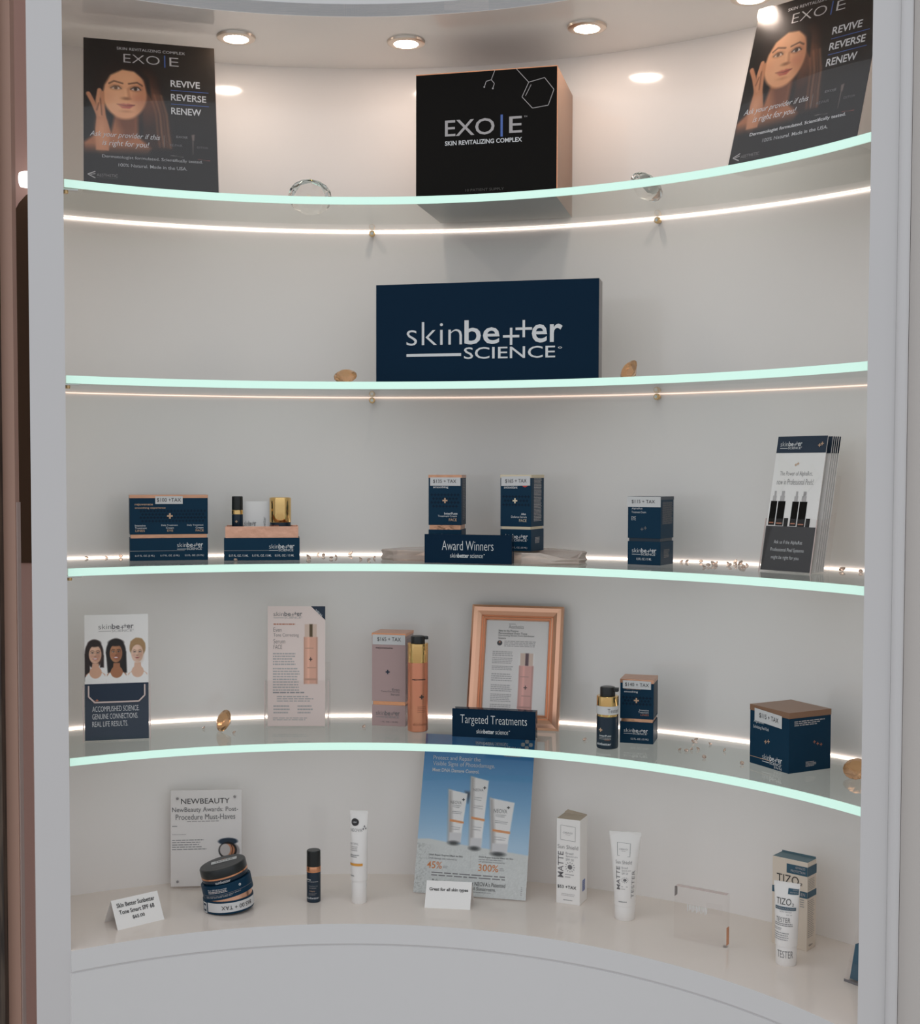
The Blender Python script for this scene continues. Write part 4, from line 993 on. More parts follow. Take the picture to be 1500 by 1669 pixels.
t0 = holder('clear acrylic holder with a pale pink leaflet, before the light strip', -0.3430, 2.2480, 0.7, 0.1130, 0.034, 0.110, Z4, 0.082, 2.0)
PIC_S1 = pic_serum((240, 222, 216), (230, 176, 154), (92, 74, 50))
def even(b, F, A):
    b.quad(F, 0, 0, 1, 1, 'paper_pink', 0.0002)
    b.logo(F, 0.10, 0.045, 0.60, 0.105, 'ink_mid', 'ink_pale')
    b.poly(F, [(0.75, 0.0), (1.0, 0.0), (1.0, 0.115)], 'ink_navy', 0.0006)
    G = lambda a, c, l=0.0: F(0.825 + 0.13 * a - 0.0 * c, 0.015 + 0.06 * a + 0.022 * c, l); b.text(G, 'NEW', 0.1, 0, 0.95, 1, 'ink_white', 0.0, lift=0.0009)
    b.lines(F, 0.10, 0.14, 0.50, 0.16, 1, 'ink_copper', 3)
    for s, x1, y in (('Even', 0.24, 0.178), ('Tone Correcting', 0.54, 0.226), ('Serum', 0.30, 0.274), ('FACE', 0.25, 0.322)): b.text(F, s, 0.10, y, x1, y + 0.036, 'ink_mid', -0.012)
    b.lines(F, 0.09, 0.385, 0.50, 0.495, 5, 'ink_pale', 21); b.lines(F, 0.09, 0.51, 0.56, 0.71, 9, 'ink_pale', 22, ragged=0.1)
    b.lines(F, 0.09, 0.71, 0.80, 0.73, 1, 'ink_grey', 23); b.lines(F, 0.16, 0.745, 0.82, 0.80, 3, 'ink_pale', 24)
    b.lines(F, 0.10, 0.82, 0.40, 0.90, 3, 'ink_pale', 25); b.lines(F, 0.52, 0.82, 0.82, 0.90, 3, 'ink_pale', 26); b.lines(F, 0.09, 0.925, 0.8, 0.955, 2, 'ink_pale', 27)
    b.picture(F, 0.615, 0.147, 0.88, 0.655, PIC_S1, 'print_matt', 0.0004)
leaflet('leaflet', 'pale pink leaflet with a tall pump bottle and dark NEW corner', t0, 0.1010, 0.2110, 0.0022, 'pale pink leaflet', even, 0.0055)

t, B, N, L, F = carton('tall dusty pink carton with 165 dollar sticker beside the copper pump bottle', -0.1553, 2.2700, -12.3, 0.0615, 0.056, 0.1645, Z4, 0.735, 0.04, body='pink_card', band='copper', top='rose_card', topband=0.03)
f, a = F['lid'], F['asp']
L.text(f, 'rejuvenate', 0.12, 0.198, 0.62, 0.238, 'ink_dark', 0.0); L.plus(f, 0.47, 0.565, 0.062, 0.018, 'ink_navy', a)
for s, x0, y in (('Even', 0.60, 0.805), ('Tone Correcting', 0.27, 0.838), ('Serum', 0.56, 0.878)): L.text(f, s, x0, y, 0.82, y + 0.03, 'ink_mid', 0.0)
L.lines(F['lidside'], 0.15, 0.08, 0.85, 0.9, 30, 'ink_grey', 31)
f = F['base']; B.logo(f, 0.12, 0.26, 0.83, 0.62, 'ink_mid', 'ink_grey'); B.text(f, '1 FL. OZ. / 30 ML', 0.27, 0.76, 0.78, 0.83, 'ink_mid', 0.0)
lid = finish(t, B, N, L); sticker(F['lid'], '$165 + TAX', 0.02, 0.02, 0.99, 0.165, (0.15, 0.24, 0.87, 0.70), lid)

def pump(label, x, y, r, h, z, body, dz, collar0, head0, group):
    """round pump bottle: body, gold collar, black pump head with spout"""
    t = thing('pump_bottle', label, 'bottle', (x, y, z), dz, group=group)
    zc, zh = h * collar0, h * head0
    b = PB(); b.lathe([(r * 0.90, 0), (r * 0.98, 0.0012), (r, 0.003), (r, zc)], body, 48)
    yield t, b, round_face(r, zc, 0, 150)
    b.build('bottle_body', t)
    c = PB(); c.lathe([(r * 0.99, zc), (r * 1.01, zc + 0.0006), (r * 1.01, zh - 0.0006), (r * 0.97, zh)], 'gold', 48); c.build('gold_collar', t, label='shiny gold collar')
    c = PB(); q = r * 0.70; zt = h
    c.lathe([(q, zh - 0.001), (q * 1.0, zt - 0.0025), (q * 0.95, zt - 0.0006), (q * 0.8, zt)], 'black_plastic', 40)
    zb = zt - (zt - zh) * 0.52
    hd = c.build('pump_head', t, label='black pump head with a short spout')
    c = PB(); c.box(q * 0.5, q * 1.42, -q * 0.42, q * 0.42, zb, zt - 0.0012, 'black_plastic', 0.001); c.build('spout', hd)
for t, b, F in pump('tall copper pump bottle with gold collar beside the dusty pink carton', -0.0726, 2.2242, 0.0177, 0.1657, Z4, 'bottle_copper', 15, 0.725, 0.925, 'pump bottles'):
    b.text(F, 'rejuvenate', 0.20, 0.225, 0.72, 0.255, 'ink_dark', 0.02); b.plus(F, 0.56, 0.49, 0.085, 0.024, 'ink_dark', 2.6)
    b.lines(F, 0.40, 0.62, 0.80, 0.72, 4, 'ink_copper', 5); b.text(F, 'skinbetter', 0.22, 0.865, 0.86, 0.905, 'ink_copper', 0.02)
for t, b, F in pump('black pump bottle with gold collar and paper tester band', 0.2416, 2.0895, 0.0177, 0.1003, Z4, 'navy_dark', -20, 0.525, 0.855, 'pump bottles'):
    b.plus(F, 0.34, 0.40, 0.07, 0.022, 'ink_gold', 1.15); b.text(F, 'InterFuse', 0.30, 0.545, 0.72, 0.60, 'ink_white', 0.01); b.lines(F, 0.28, 0.62, 0.74, 0.70, 2, 'ink_grey', 4); b.text(F, 'LINES', 0.50, 0.685, 0.68, 0.72, 'ink_copper', 0.0); b.text(F, 'skinbetter', 0.16, 0.79, 0.72, 0.87, 'ink_white', 0.01)
    c = PB(); G = round_face(0.0181, 0.0700, 0.0565, 210, -80); c.quad(G, 0, 0, 1, 1, 'sticker', 0.0, 24); c.quad(G, 1, 0, 0, 1, 'sticker', -0.0002, 24); c.text(G, 'Tester', 0.52, 0.26, 0.83, 0.76, 'ink_mid', 0.0, lift=0.0003); c.build('tester_band', t, label='paper band reading Tester')

# picture frame leaning on the wall
w, L, fw = 0.166, 0.218, 0.0265
t = thing('picture_frame', 'rose gold picture frame with a printed article, leaning on the wall', 'picture frame', (0.0100, 2.2620, Z4), -14.0, -14.0)
b = PB(); prof = [(0.0, 0.012), (0.0, 0.0015), (0.004, -0.001), (0.011, -0.0005), (0.0175, 0.003), (0.0195, 0.0055), (0.0215, 0.0045), (0.0235, 0.0065), (0.0245, 0.0055), (fw, 0.0085), (fw, 0.012)]
rings_ = []
for q, yy in prof: rings_.append([(q, yy, q), (w - q, yy, q), (w - q, yy, L - q), (q, yy, L - q)])
n = len(prof); vs = [p for r_ in rings_ for p in r_]; fs = []
for j in range(n - 1):
    for k in range(4): fs.append((j * 4 + k, j * 4 + (k + 1) % 4, (j + 1) * 4 + (k + 1) % 4, (j + 1) * 4 + k))
b.add(vs, fs, 'frame_rose'); b.build('frame_moulding', t)
b = PB(); b.box(0.002, w - 0.002, 0.0121, 0.0145, 0.002, L - 0.002, 'black_card'); b.build('backing_board', t)
b = PB(); b.box(fw - 0.002, w - fw + 0.002, 0.0100, 0.0112, fw - 0.002, L - fw + 0.002, 'paper'); F = flat((fw, 0.0100, L - fw), (w - 2 * fw, 0, 0), (0, 0, -(L - 2 * fw)))
b.text(F, 'Aesthetics', 0.36, 0.045, 0.60, 0.085, 'ink_mid', -0.01); b.lines(F, 0.36, 0.03, 0.5, 0.042, 1, 'ink_grey', 2)
for k, (s, x1) in enumerate((('New to the Practice:', 0.52), ('Personalized Even Tone', 0.66), ('Correcting Serum from Skinbetter', 0.78), ('Science', 0.32))): b.text(F, s, 0.20, 0.10 + 0.027 * k, x1, 0.122 + 0.027 * k, 'ink_dark', 0.0)
b.disc(F, 0.225, 0.245, 0.042, 'ink_dark', (L - 2 * fw) / (w - 2 * fw)); b.disc(F, 0.225, 0.235, 0.014, 'ink_copper', (L - 2 * fw) / (w - 2 * fw), lift=0.0006)
b.lines(F, 0.30, 0.215, 0.82, 0.285, 4, 'ink_pale', 41, ragged=0.08)
for y0, y1, nn in ((0.33, 0.39, 3), (0.40, 0.47, 4), (0.49, 0.54, 3), (0.57, 0.66, 4), (0.69, 0.77, 4), (0.79, 0.88, 5), (0.90, 0.96, 3)): b.lines(F, 0.12, y0, 0.46, y1, nn, 'ink_pale', int(y0 * 100), ragged=0.12)
b.picture(F, 0.545, 0.345, 0.80, 0.985, pic_serum((246, 243, 241), (226, 168, 158), (88, 56, 66)), 'print_matt', 0.0004)
b.build('printed_article', t, label='white printed article with a pink pump bottle')
b = PB(); b.box(fw - 0.001, w - fw + 0.001, 0.0091, 0.0097, fw - 0.001, L - fw + 0.001, 'acrylic'); b.build('glazing', t)

for t, b, F in sign_plate('navy acrylic sign block reading Targeted Treatments before the picture frame', '', -0.0125, 2.176, -13.1, 0.1434, 0.0205, 0.0478, Z4):
    b.text(F, 'Targeted Treatments', 0.10, 0.20, 0.90, 0.60, 'ink_white', -0.012); b.text(F, 'skin', 0.295, 0.695, 0.38, 0.85, 'ink_white', -0.005); b.text(F, 'better', 0.383, 0.695, 0.51, 0.85, 'ink_white', 0.02); b.text(F, 'science', 0.525, 0.695, 0.675, 0.85, 'ink_white', -0.005)
    b.disc(F, 0.69, 0.72, 0.006, 'ink_white', 0.32)

cx, cy = 0.3202 - 0.0555 * math.cos(math.radians(-16)), 2.1129 - 0.0555 * math.sin(math.radians(-16))
t, B, N, L, F = carton('slim navy carton with rose gold bands and 140 dollar sticker beside the black pump bottle', cx, cy, -16.0, 0.0555, 0.0545, 0.1065, Z4, 0.615, 0.05, topband=0.055)
f, a = F['lid'], F['asp']
L.text(f, 'rejuvenate', 0.12, 0.215, 0.62, 0.265, 'ink_gold', 0.0); L.text(f, 'smoothing', 0.12, 0.285, 0.53, 0.345, 'ink_white', 0.01); pattern(L, f, 0.05, 0.42, 0.95, 0.66, 9, 3, a); L.plus(f, 0.49, 0.53, 0.075, 0.022, 'ink_gold', a)
for s, x0, y, m in (('Intensive', 0.58, 0.745, 'ink_white'), ('Treatment', 0.55, 0.80, 'ink_white'), ('LINES', 0.62, 0.865, 'ink_copper')): L.text(f, s, x0, y, 0.86, y + 0.045, m, 0.0)
L.lines(F['lidside'], 0.15, 0.10, 0.85, 0.92, 24, 'ink_mid', 33, ragged=0.08)
f = F['base']; B.logo(f, 0.12, 0.30, 0.84, 0.58, 'ink_white'); B.text(f, '0.5 FL. OZ. (15 ML)', 0.33, 0.74, 0.86, 0.85, 'ink_white', 0.0)
lid = finish(t, B, N, L); sticker(F['lid'], '$140 + TAX', 0.08, 0.03, 0.92, 0.235, (0.08, 0.26, 0.93, 0.76), lid, 0.01)

w, d, h, yaw = 0.0880, 0.0826, 0.0915, -62.5
cx, cy = 0.4911 - w * math.cos(math.radians(yaw)), 1.9055 - w * math.sin(math.radians(yaw))
cx, cy = corner(cx, cy, yaw, w, d)
t = thing('product_carton', 'square navy carton with rose lid and 115 dollar sticker, set corner forward', 'box', (cx, cy, Z4), yaw)
b = PB(); b.box(-w / 2, w / 2, -d / 2, d / 2, 0, h * 0.90, 'navy', 0.0006)
F = flat((-w / 2, -d / 2, h), (w, 0, 0), (0, 0, -h)); S = flat((w / 2, -d / 2, h), (0, d, 0), (0, 0, -h)); A = h / w
b.text(F, 'AlphaRet', 0.11, 0.235, 0.37, 0.305, 'ink_white', 0.0); b.text(F, 'Exfoliating Peel Pads', 0.10, 0.335, 0.50, 0.40, 'ink_white', -0.004)
for px, py in ((0.42, 0.575), (0.49, 0.555)): b.plus(F, px, py, 0.035, 0.007, 'ink_gold', A)
b.logo(F, 0.34, 0.775, 0.84, 0.93, 'ink_white'); b.quad(F, 0.0, 0.872, 0.56, 0.880, 'ink_gold'); b.text(F, '30 Peel Pads', 0.64, 0.935, 0.84, 0.975, 'ink_white', 0.0)
b.lines(S, 0.12, 0.14, 0.90, 0.235, 3, 'ink_pale', 51, ragged=0.3); b.lines(S, 0.40, 0.83, 0.66, 0.92, 4, 'ink_pale', 52)
for px, py in ((0.60, 0.52), (0.68, 0.555), (0.76, 0.575)): b.plus(S, px, py, 0.03, 0.006, 'ink_copper', h / d)
b.build('carton_base', t)
b = PB(); e = 0.0004; b.box(-w / 2 - e, w / 2 + e, -d / 2 - e, d / 2 + e, h * 0.90, h, 'rose_card', 0.0006); b.build('carton_lid', t, label='matt rose gold lid')
b = PB(); G = lambda p, q, l=0.0: F(0.13 + 0.70 * p, 0.045 + 0.21 * q + 0.035 * p, l); b.quad(G, 0, 0, 1, 1, 'sticker', 0.0009); b.text(G, '$115 + TAX', 0.18, 0.27, 0.88, 0.70, 'ink_dark', 0.0, lift=0.0012); b.build('price_sticker', t, label='pale grey price sticker reading $115 + TAX')

# --- counter
t = thing('acrylic_sign', 'white magazine award page in a clear acrylic stand behind the round tins', 'sign', (-0.5138, 2.2677, Z0 + 0.0009), 5.1, -2.5)
w, L = 0.1249, 0.1740
b = PB(); b.box(0, w, 0, 0.001, 0.003, L, 'paper'); F = flat((0, 0, L), (w, 0, 0), (0, 0, -(L - 0.003)))
b.text(F, 'NEWBEAUTY', 0.145, 0.085, 0.83, 0.14, 'ink_dark', 0.0); b.text(F, 'NewBeauty Awards: Post-', 0.02, 0.175, 0.95, 0.238, 'ink_mid', 0.0); b.text(F, 'Procedure Must-Haves', 0.07, 0.248, 0.91, 0.305, 'ink_mid', 0.0)
b.lines(F, 0.23, 0.312, 0.75, 0.335, 1, 'ink_pale', 61, 0.4); b.quad(F, 0.02, 0.368, 0.09, 0.375, 'ink_grey'); b.lines(F, 0.02, 0.45, 0.28, 0.465, 1, 'ink_pale', 62, 0.4)
b.lines(F, 0.02, 0.505, 0.52, 0.625, 5, 'ink_grey', 63, 0.35); b.picture(F, 0.65, 0.49, 0.99, 0.735, pic_compact(), 'print_matt', 0.0003)
b.build('printed_page', t, label='white printed award page')
b = PB(); b.box(-0.001, w + 0.001, -0.0022, -0.0006, 0, L + 0.001, 'acrylic'); b.box(-0.001, w + 0.001, 0.0012, 0.0030, 0, L + 0.001, 'acrylic'); b.box(0.02, w - 0.02, -0.02, 0.02, 0.0, 0.002, 'acrylic'); b.build('acrylic_stand', t)
for px, pz in ((0.012, L * 0.92), (w - 0.012, L * 0.93), (0.012, L * 0.07)):
    b = PB(); b.M = Matrix.Translation((px, -0.0022, pz)) @ Matrix.Rotation(math.radians(90), 4, 'X'); b.lathe([(0.0024, 0), (0.002, 0.0008)], 'grey_side', 14); b.build('stud', t)

def tent(label, x, y, yaw, w, L, lean, draw):
    t = thing('tent_card', label, 'price card', (x, y, Z0), yaw)
    a = math.radians(lean); u = Vector((0, math.sin(a), math.cos(a))); th = 0.0006; top = u * L
    b = PB(); F = flat(top, (w, 0, 0), -u * L)
    n_ = Vector((0, -math.cos(a), math.sin(a))) * th
    def slab(p0, p1, nn):
        q = [p0, p0 + Vector((w, 0, 0)), p1 + Vector((w, 0, 0)), p1]; b.add(q + [p + nn for p in q], [(0, 1, 2, 3), (7, 6, 5, 4), (0, 4, 5, 1), (1, 5, 6, 2), (2, 6, 7, 3), (3, 7, 4, 0)], 'white_card')
    slab(Vector((0, 0, 0)), top, -n_); draw(b, F); b.build('front_leaf', t)
    b = PB(); slab(top, Vector((0, 2 * top.y, 0)), -n_ * 0.5 - Vector((0, 0, th))); b.build('back_leaf', t); return t
def d1(b, F):
    b.text(F, 'Skin Better Sunbetter', 0.09, 0.135, 0.90, 0.285, 'ink_dark', 0.015); b.text(F, 'Tone Smart SPF 68', 0.11, 0.375, 0.86, 0.52, 'ink_dark', 0.015); b.text(F, '$65.00', 0.36, 0.62, 0.62, 0.75, 'ink_dark', 0.015)
tent('white folded price card for sun cream beside the award page', -0.5528, 2.0586, 40.0, 0.0826, 0.0490, 31.0, d1)
tent('white folded card reading great for all skin types before the blue sign', -0.0591, 2.1720, -7.5, 0.0786, 0.0470, 33.0, lambda b, F: b.text(F, 'Great for all skin types', 0.075, 0.25, 0.93, 0.40, 'ink_dark', 0.02))

# round sun cream tin and its round carton
SX, SY = -0.3922, 2.1683; r = 0.0425
t = thing('round_carton', 'round navy carton with tilted lid and upside down 65 dollar label', 'box', (SX, SY, Z0), 0)
b = PB(); TB = Matrix.Translation((0, 0, 0.0030)) @ Matrix.Rotation(math.radians(-4), 4, 'Y'); b.M = TB
b.lathe([(r * 0.985, 0), (r, 0.001), (r, 0.0205), (r * 0.985, 0.0213)], 'navy', 72); F = round_face(r, 0.0205, 0, 180)
b.quad(F, 0.14, 0.12, 0.24, 0.97, 'ink_white', 0.0003, 4); b.quad(F, 0.155, 0.22, 0.225, 0.88, 'ink_navy', 0.0004, 4); b.quad(F, 0.175, 0.4, 0.21, 0.7, 'ink_white', 0.0005, 2)
b.build('carton_base', t)
b = PB(); b.M = TB; F2 = round_face(r, 0.0190, 0.0035, 140, -62); b.quad(F2, 0, 0, 1, 1, 'sticker', 0.0005, 20); b.text(F2, '$65.00 + TAX', 0.26, 0.22, 0.80, 0.72, 'ink_dark', 0.0, lift=0.0010, flip=True); b.build('price_sticker', t, label='paper price label stuck upside down')
b = PB(); b.M = Matrix.Translation((0, 0, 0.014)) @ Matrix.Rotation(math.radians(-8), 4, 'Y'); b.lathe([(r * 0.95, 0), (r * 0.95, 0.0200)], 'rose_foil', 64); b.build('inner_sleeve', t, label='rose gold sleeve showing at the gap')
TL = Matrix.Translation((-0.0005, 0, 0.0290)) @ Matrix.Rotation(math.radians(-12.5), 4, 'Y')
b = PB(); b.M = TL; b.lathe([(r, 0), (r, 0.0232), (r * 0.985, 0.0240)], 'navy', 72); F = round_face(r, 0.0236, 0, 180)
b.quad(F, 0.05, 0.60, 0.95, 0.625, 'ink_mid', 0.0004, 24); b.text(F, 'Sheer SPF 68 Sunscreen', 0.30, 0.20, 0.56, 0.30, 'ink_white', 0.0); b.lines(F, 0.30, 0.33, 0.58, 0.52, 2, 'ink_pale', 71, 0.6); b.lines(F, 0.24, 0.68, 0.74, 0.85, 2, 'ink_grey', 72, 0.5)
b.disc(F, 0.735, 0.30, 0.016, 'ink_white', 0.18, r0=0.008); b.build('carton_lid', t)
t = thing('cream_compact', 'round black compact tin with tester label lying on the tilted round carton', 'tin', (SX - 0.0055, SY, Z0 + 0.0535), 0)
TC = Matrix.Rotation(math.radians(-12.5), 4, 'Y') @ Matrix.Rotation(math.radians(2), 4, 'X'); rc = 0.0390
b = PB(); b.M = TC; b.lathe([(rc * 0.9, 0), (rc * 0.97, 0.001), (rc, 0.003), (rc, 0.0085)], 'navy_dark', 64); F = round_face(rc, 0.0085, 0.001, 180); b.text(F, 'sunbetter', 0.42, 0.2, 0.63, 0.85, 'ink_white', 0.0); b.build('tin_base', t)
b = PB(); b.M = TC; b.lathe([(rc, 0.0085), (rc * 1.012, 0.0088), (rc * 1.012, 0.0112), (rc, 0.0115)], 'copper', 64); b.build('copper_ring', t, label='copper ring')
b = PB(); b.M = TC; b.lathe([(rc * 1.0, 0.0115), (rc * 1.01, 0.0125), (rc * 1.01, 0.0235), (rc * 0.985, 0.0252), (rc * 0.94, 0.0258)], 'black_plastic', 72)
FT = flat((-rc, rc, 0.0258), (2 * rc, 0, 0), (0, -2 * rc, 0))
for px, py in ((0.47, 0.30), (0.52, 0.27)): b.plus(FT, px, py, 0.03, 0.007, 'ink_copper')
b.text(FT, 'skinbetter', 0.32, 0.72, 0.62, 0.77, 'ink_mid', 0.0); b.build('tin_lid', t)
b = PB(); b.M = TC; FT2 = flat((-rc * 0.55, rc * 0.32, 0.0258), (1.12 * rc, 0.14 * rc, 0), (0.06 * rc, -0.36 * rc, 0)); b.quad(FT2, 0, 0, 1, 1, 'sticker', 0.0005); b.text(FT2, 'TESTER', 0.14, 0.25, 0.86, 0.75, 'ink_mid', 0.01, lift=0.0008); b.build('tester_label', t)

t = thing('serum_bottle', 'small black bottle with copper ring alone on the counter', 'bottle', (-0.2521, 2.2063, Z0), 0)
r, h = 0.0121, 0.0895
b = PB(); b.lathe([(r * 0.93, 0), (r, 0.001), (r, h * 0.585)], 'navy_dark', 36); F = round_face(r, h * 0.585, 0, 160)
b.text(F, 'trio', 0.12, 0.20, 0.40, 0.25, 'ink_white', 0.02); b.lines(F, 0.12, 0.27, 0.80, 0.32, 1, 'ink_grey', 1, 0.5); b.text(F, 'Rebalancing', 0.30, 0.42, 0.74, 0.46, 'ink_grey', 0.0); b.lines(F, 0.3, 0.48, 0.78, 0.53, 1, 'ink_mid', 2, 0.5); b.text(F, 'TRIO', 0.32, 0.59, 0.60, 0.63, 'ink_gold', 0.0); b.lines(F, 0.28, 0.67, 0.72, 0.75, 2, 'ink_mid', 3, 0.5); b.text(F, 'skinbetter', 0.10, 0.80, 0.82, 0.87, 'ink_white', 0.0); b.build('bottle_body', t)
b = PB(); b.lathe([(r, h * 0.585), (r * 1.02, h * 0.59), (r * 1.02, h * 0.69), (r, h * 0.695)], 'copper', 36); b.build('copper_ring', t, label='copper ring')
b = PB(); b.lathe([(r * 0.99, h * 0.695), (r, h * 0.70), (r * 0.985, h * 0.985), (r * 0.9, h)], 'black_plastic', 36); b.build('cap', t)

def tube(label, x, y, z, r, h, wtop, yaw, cap_h, draw, cap_r=None, group=None, lean=0.0):
    """squeeze tube standing on its cap: round below, flat crimp on top"""
    t = thing('squeeze_tube', label, 'tube', (x, y, z), yaw, lean, group=group)
    cr = cap_r or r * 0.93
    b = PB(); b.lathe([(cr * 0.95, 0), (cr, 0.0012), (cr, cap_h - 0.001), (cr * 0.98, cap_h)], 'white_plastic', 44); b.build('cap', t)
    def half(q):                      # half width, half depth at height fraction q above the cap
        k = q ** 1.35
        return r + (wtop / 2 - r) * k, max(0.0009, r * (1 - q ** 2.2))
    b = PB(); rings_ = []
    for j in range(19):
        q = j / 18; zz = cap_h + (h - cap_h) * q; hw, hd = half(q)
        rings_.append([(hw * math.cos(2 * math.pi * k / 44), hd * math.sin(2 * math.pi * k / 44), zz) for k in range(44)])
    b.rings(rings_, 'white_plastic')
    def F(a, c, lift=0.0):
        q = max(0.0, min(1.0, 1 - c)); hw, hd = half(q); tt = math.radians(-90 + (a - 0.5) * 150)
        return Vector(((hw + lift) * math.cos(tt), (hd + lift * 1.6) * math.sin(tt), cap_h + (h - cap_h) * q))
    draw(b, F, t); b.build('tube_body', t)
    c = PB(); c.box(-wtop / 2, wtop / 2, -0.0011, 0.0011, h - 0.006, h + 0.0006, 'white_plastic', 0.0003); c.build('crimped_end', t)
    return t
def neova(b, F, t):
    b.disc(F, 0.33, 0.155, 0.18, 'ink_dark', 3.4, 20, 0.0006); b.text(F, 'NEW', 0.25, 0.145, 0.42, 0.165, 'ink_white', 0.0, lift=0.0009)
    b.text(F, 'NEOVA', 0.10, 0.245, 0.66, 0.290, 'ink_grey', -0.008)
    for px, py in ((0.76, 0.215), (0.84, 0.245), (0.70, 0.25)): b.plus(F, px, py, 0.05, 0.012, 'ink_mid', 3.0)
    b.text(F, 'DNA TOTAL', 0.05, 0.445, 0.50, 0.475, 'ink_grey', -0.006); b.lines(F, 0.05, 0.49, 0.52, 0.57, 3, 'ink_pale', 81, 0.4); b.lines(F, 0.03, 0.61, 0.56, 0.66, 2, 'ink_grey', 82, 0.5)
    b.quad(F, 0.0, 0.74, 0.70, 0.775, 'ink_amber', 0.0006, 10); b.lines(F, 0.04, 0.91, 0.35, 0.935, 1, 'ink_grey', 83, 0.5)
tube('white sunscreen tube with black dot and amber stripe between black bottle and blue sign', -0.1730, 2.2016, Z0, 0.0145, 0.1590, 0.0310, -2.0, 0.040, neova, 0.0130, 'white squeeze tubes')

PIC_N = pic_sunscreen()
w, L = 0.2012, 0.2820
t = thing('acrylic_sign', 'large blue sunscreen sign with three white tubes, leaning behind the white folded card', 'sign', (-0.0813, 2.2475, Z0), -12.7, -19.5)
b = PB(); b.box(0, w, 0.0004, 0.0012, 0.002, L, 'paper'); F = flat((0, 0.0004, L), (w, 0, 0), (0, 0, -(L - 0.002))); A = L / w
b.picture(F, 0, 0, 1, 1, PIC_N, 'print_matt', 0.0002)
b.text(F, 'NEOVA', 0.73, 0.060, 0.885, 0.085, 'ink_white', 0.0); b.text(F, 'SKINCARE SCIENCE', 0.46, 0.035, 0.74, 0.052, 'ink_pale', -0.004)
for px, py in ((0.93, 0.022), (0.965, 0.042), (0.93, 0.062), (0.895, 0.042)): b.plus(F, px, py, 0.017, 0.012, 'ink_white', A)
b.lines(F, 0.73, 0.115, 0.89, 0.125, 1, 'ink_pale', 90, 0.5)
for s, x1, y0, y1, wt in (('Protect and Repair the', 0.52, 0.138, 0.172, 0.0), ('Visible Signs of Photodamage.', 0.655, 0.174, 0.210, 0.0), ('Meet DNA Damage Control.', 0.515, 0.218, 0.248, 0.02)): b.text(F, s, 0.085, y0, x1, y1, 'ink_white', wt)
for x0, y0, x1, y1 in ((0.275, 0.420, 0.375, 0.440), (0.475, 0.335, 0.565, 0.352), (0.67, 0.455, 0.79, 0.480)): b.text(F, 'NEOVA', x0, y0, x1, y1, 'ink_mid', -0.006)
for px, py in ((0.39, 0.41), (0.575, 0.328), (0.80, 0.443)): b.plus(F, px, py, 0.013, 0.004, 'ink_dark', A)
b.text(F, 'DNA Repair Enzyme Effect on Skin', 0.115, 0.757, 0.42, 0.771, 'ink_dark', 0.006); b.text(F, 'DNA damage was reduced by', 0.115, 0.778, 0.37, 0.792, 'ink_mid', 0.0)
b.text(F, '45%', 0.105, 0.803, 0.24, 0.846, 'ink_orange', 0.006); b.text(F, 'DNA Repair Enzyme Effect on Skin', 0.565, 0.752, 0.87, 0.764, 'ink_dark', 0.006); b.lines(F, 0.565, 0.767, 0.80, 0.777, 1, 'ink_grey', 92, 0.5); b.text(F, 'UV protection increased by', 0.565, 0.780, 0.80, 0.792, 'ink_mid', 0.0)
b.text(F, '300%', 0.565, 0.800, 0.745, 0.843, 'ink_orange', 0.006); b.lines(F, 0.25, 0.825, 0.30, 0.842, 2, 'ink_grey', 94, 0.4); b.lines(F, 0.755, 0.815, 0.80, 0.838, 2, 'ink_grey', 95, 0.4)
b.quad(F, 0.492, 0.74, 0.494, 0.83, 'ink_pale'); b.lines(F, 0.15, 0.862, 0.82, 0.894, 2, 'ink_mid', 96, 0.4, 0.05)
b.text(F, 'at NEOVA\'s Patented', 0.505, 0.908, 0.815, 0.934, 'ink_dark', 0.006); b.text(F, 'oil Sunscreens.', 0.515, 0.940, 0.735, 0.961, 'ink_dark', 0.006); b.lines(F, 0.535, 0.968, 0.70, 0.976, 1, 'ink_grey', 97, 0.5); b.text(F, 'Ask', 0.155, 0.908, 0.22, 0.930, 'ink_dark', 0.006); b.lines(F, 0.955, 0.92, 0.963, 0.975, 5, 'ink_mid', 98, 0.5)
b.build('printed_sheet', t, label='printed sheet with blue sky over grey stone')
b = PB(); b.box(-0.001, w + 0.001, -0.0016, -0.0002, 0, L + 0.001, 'acrylic'); b.box(-0.001, w + 0.001, 0.0014, 0.0030, 0, L + 0.001, 'acrylic'); b.build('acrylic_stand', t)

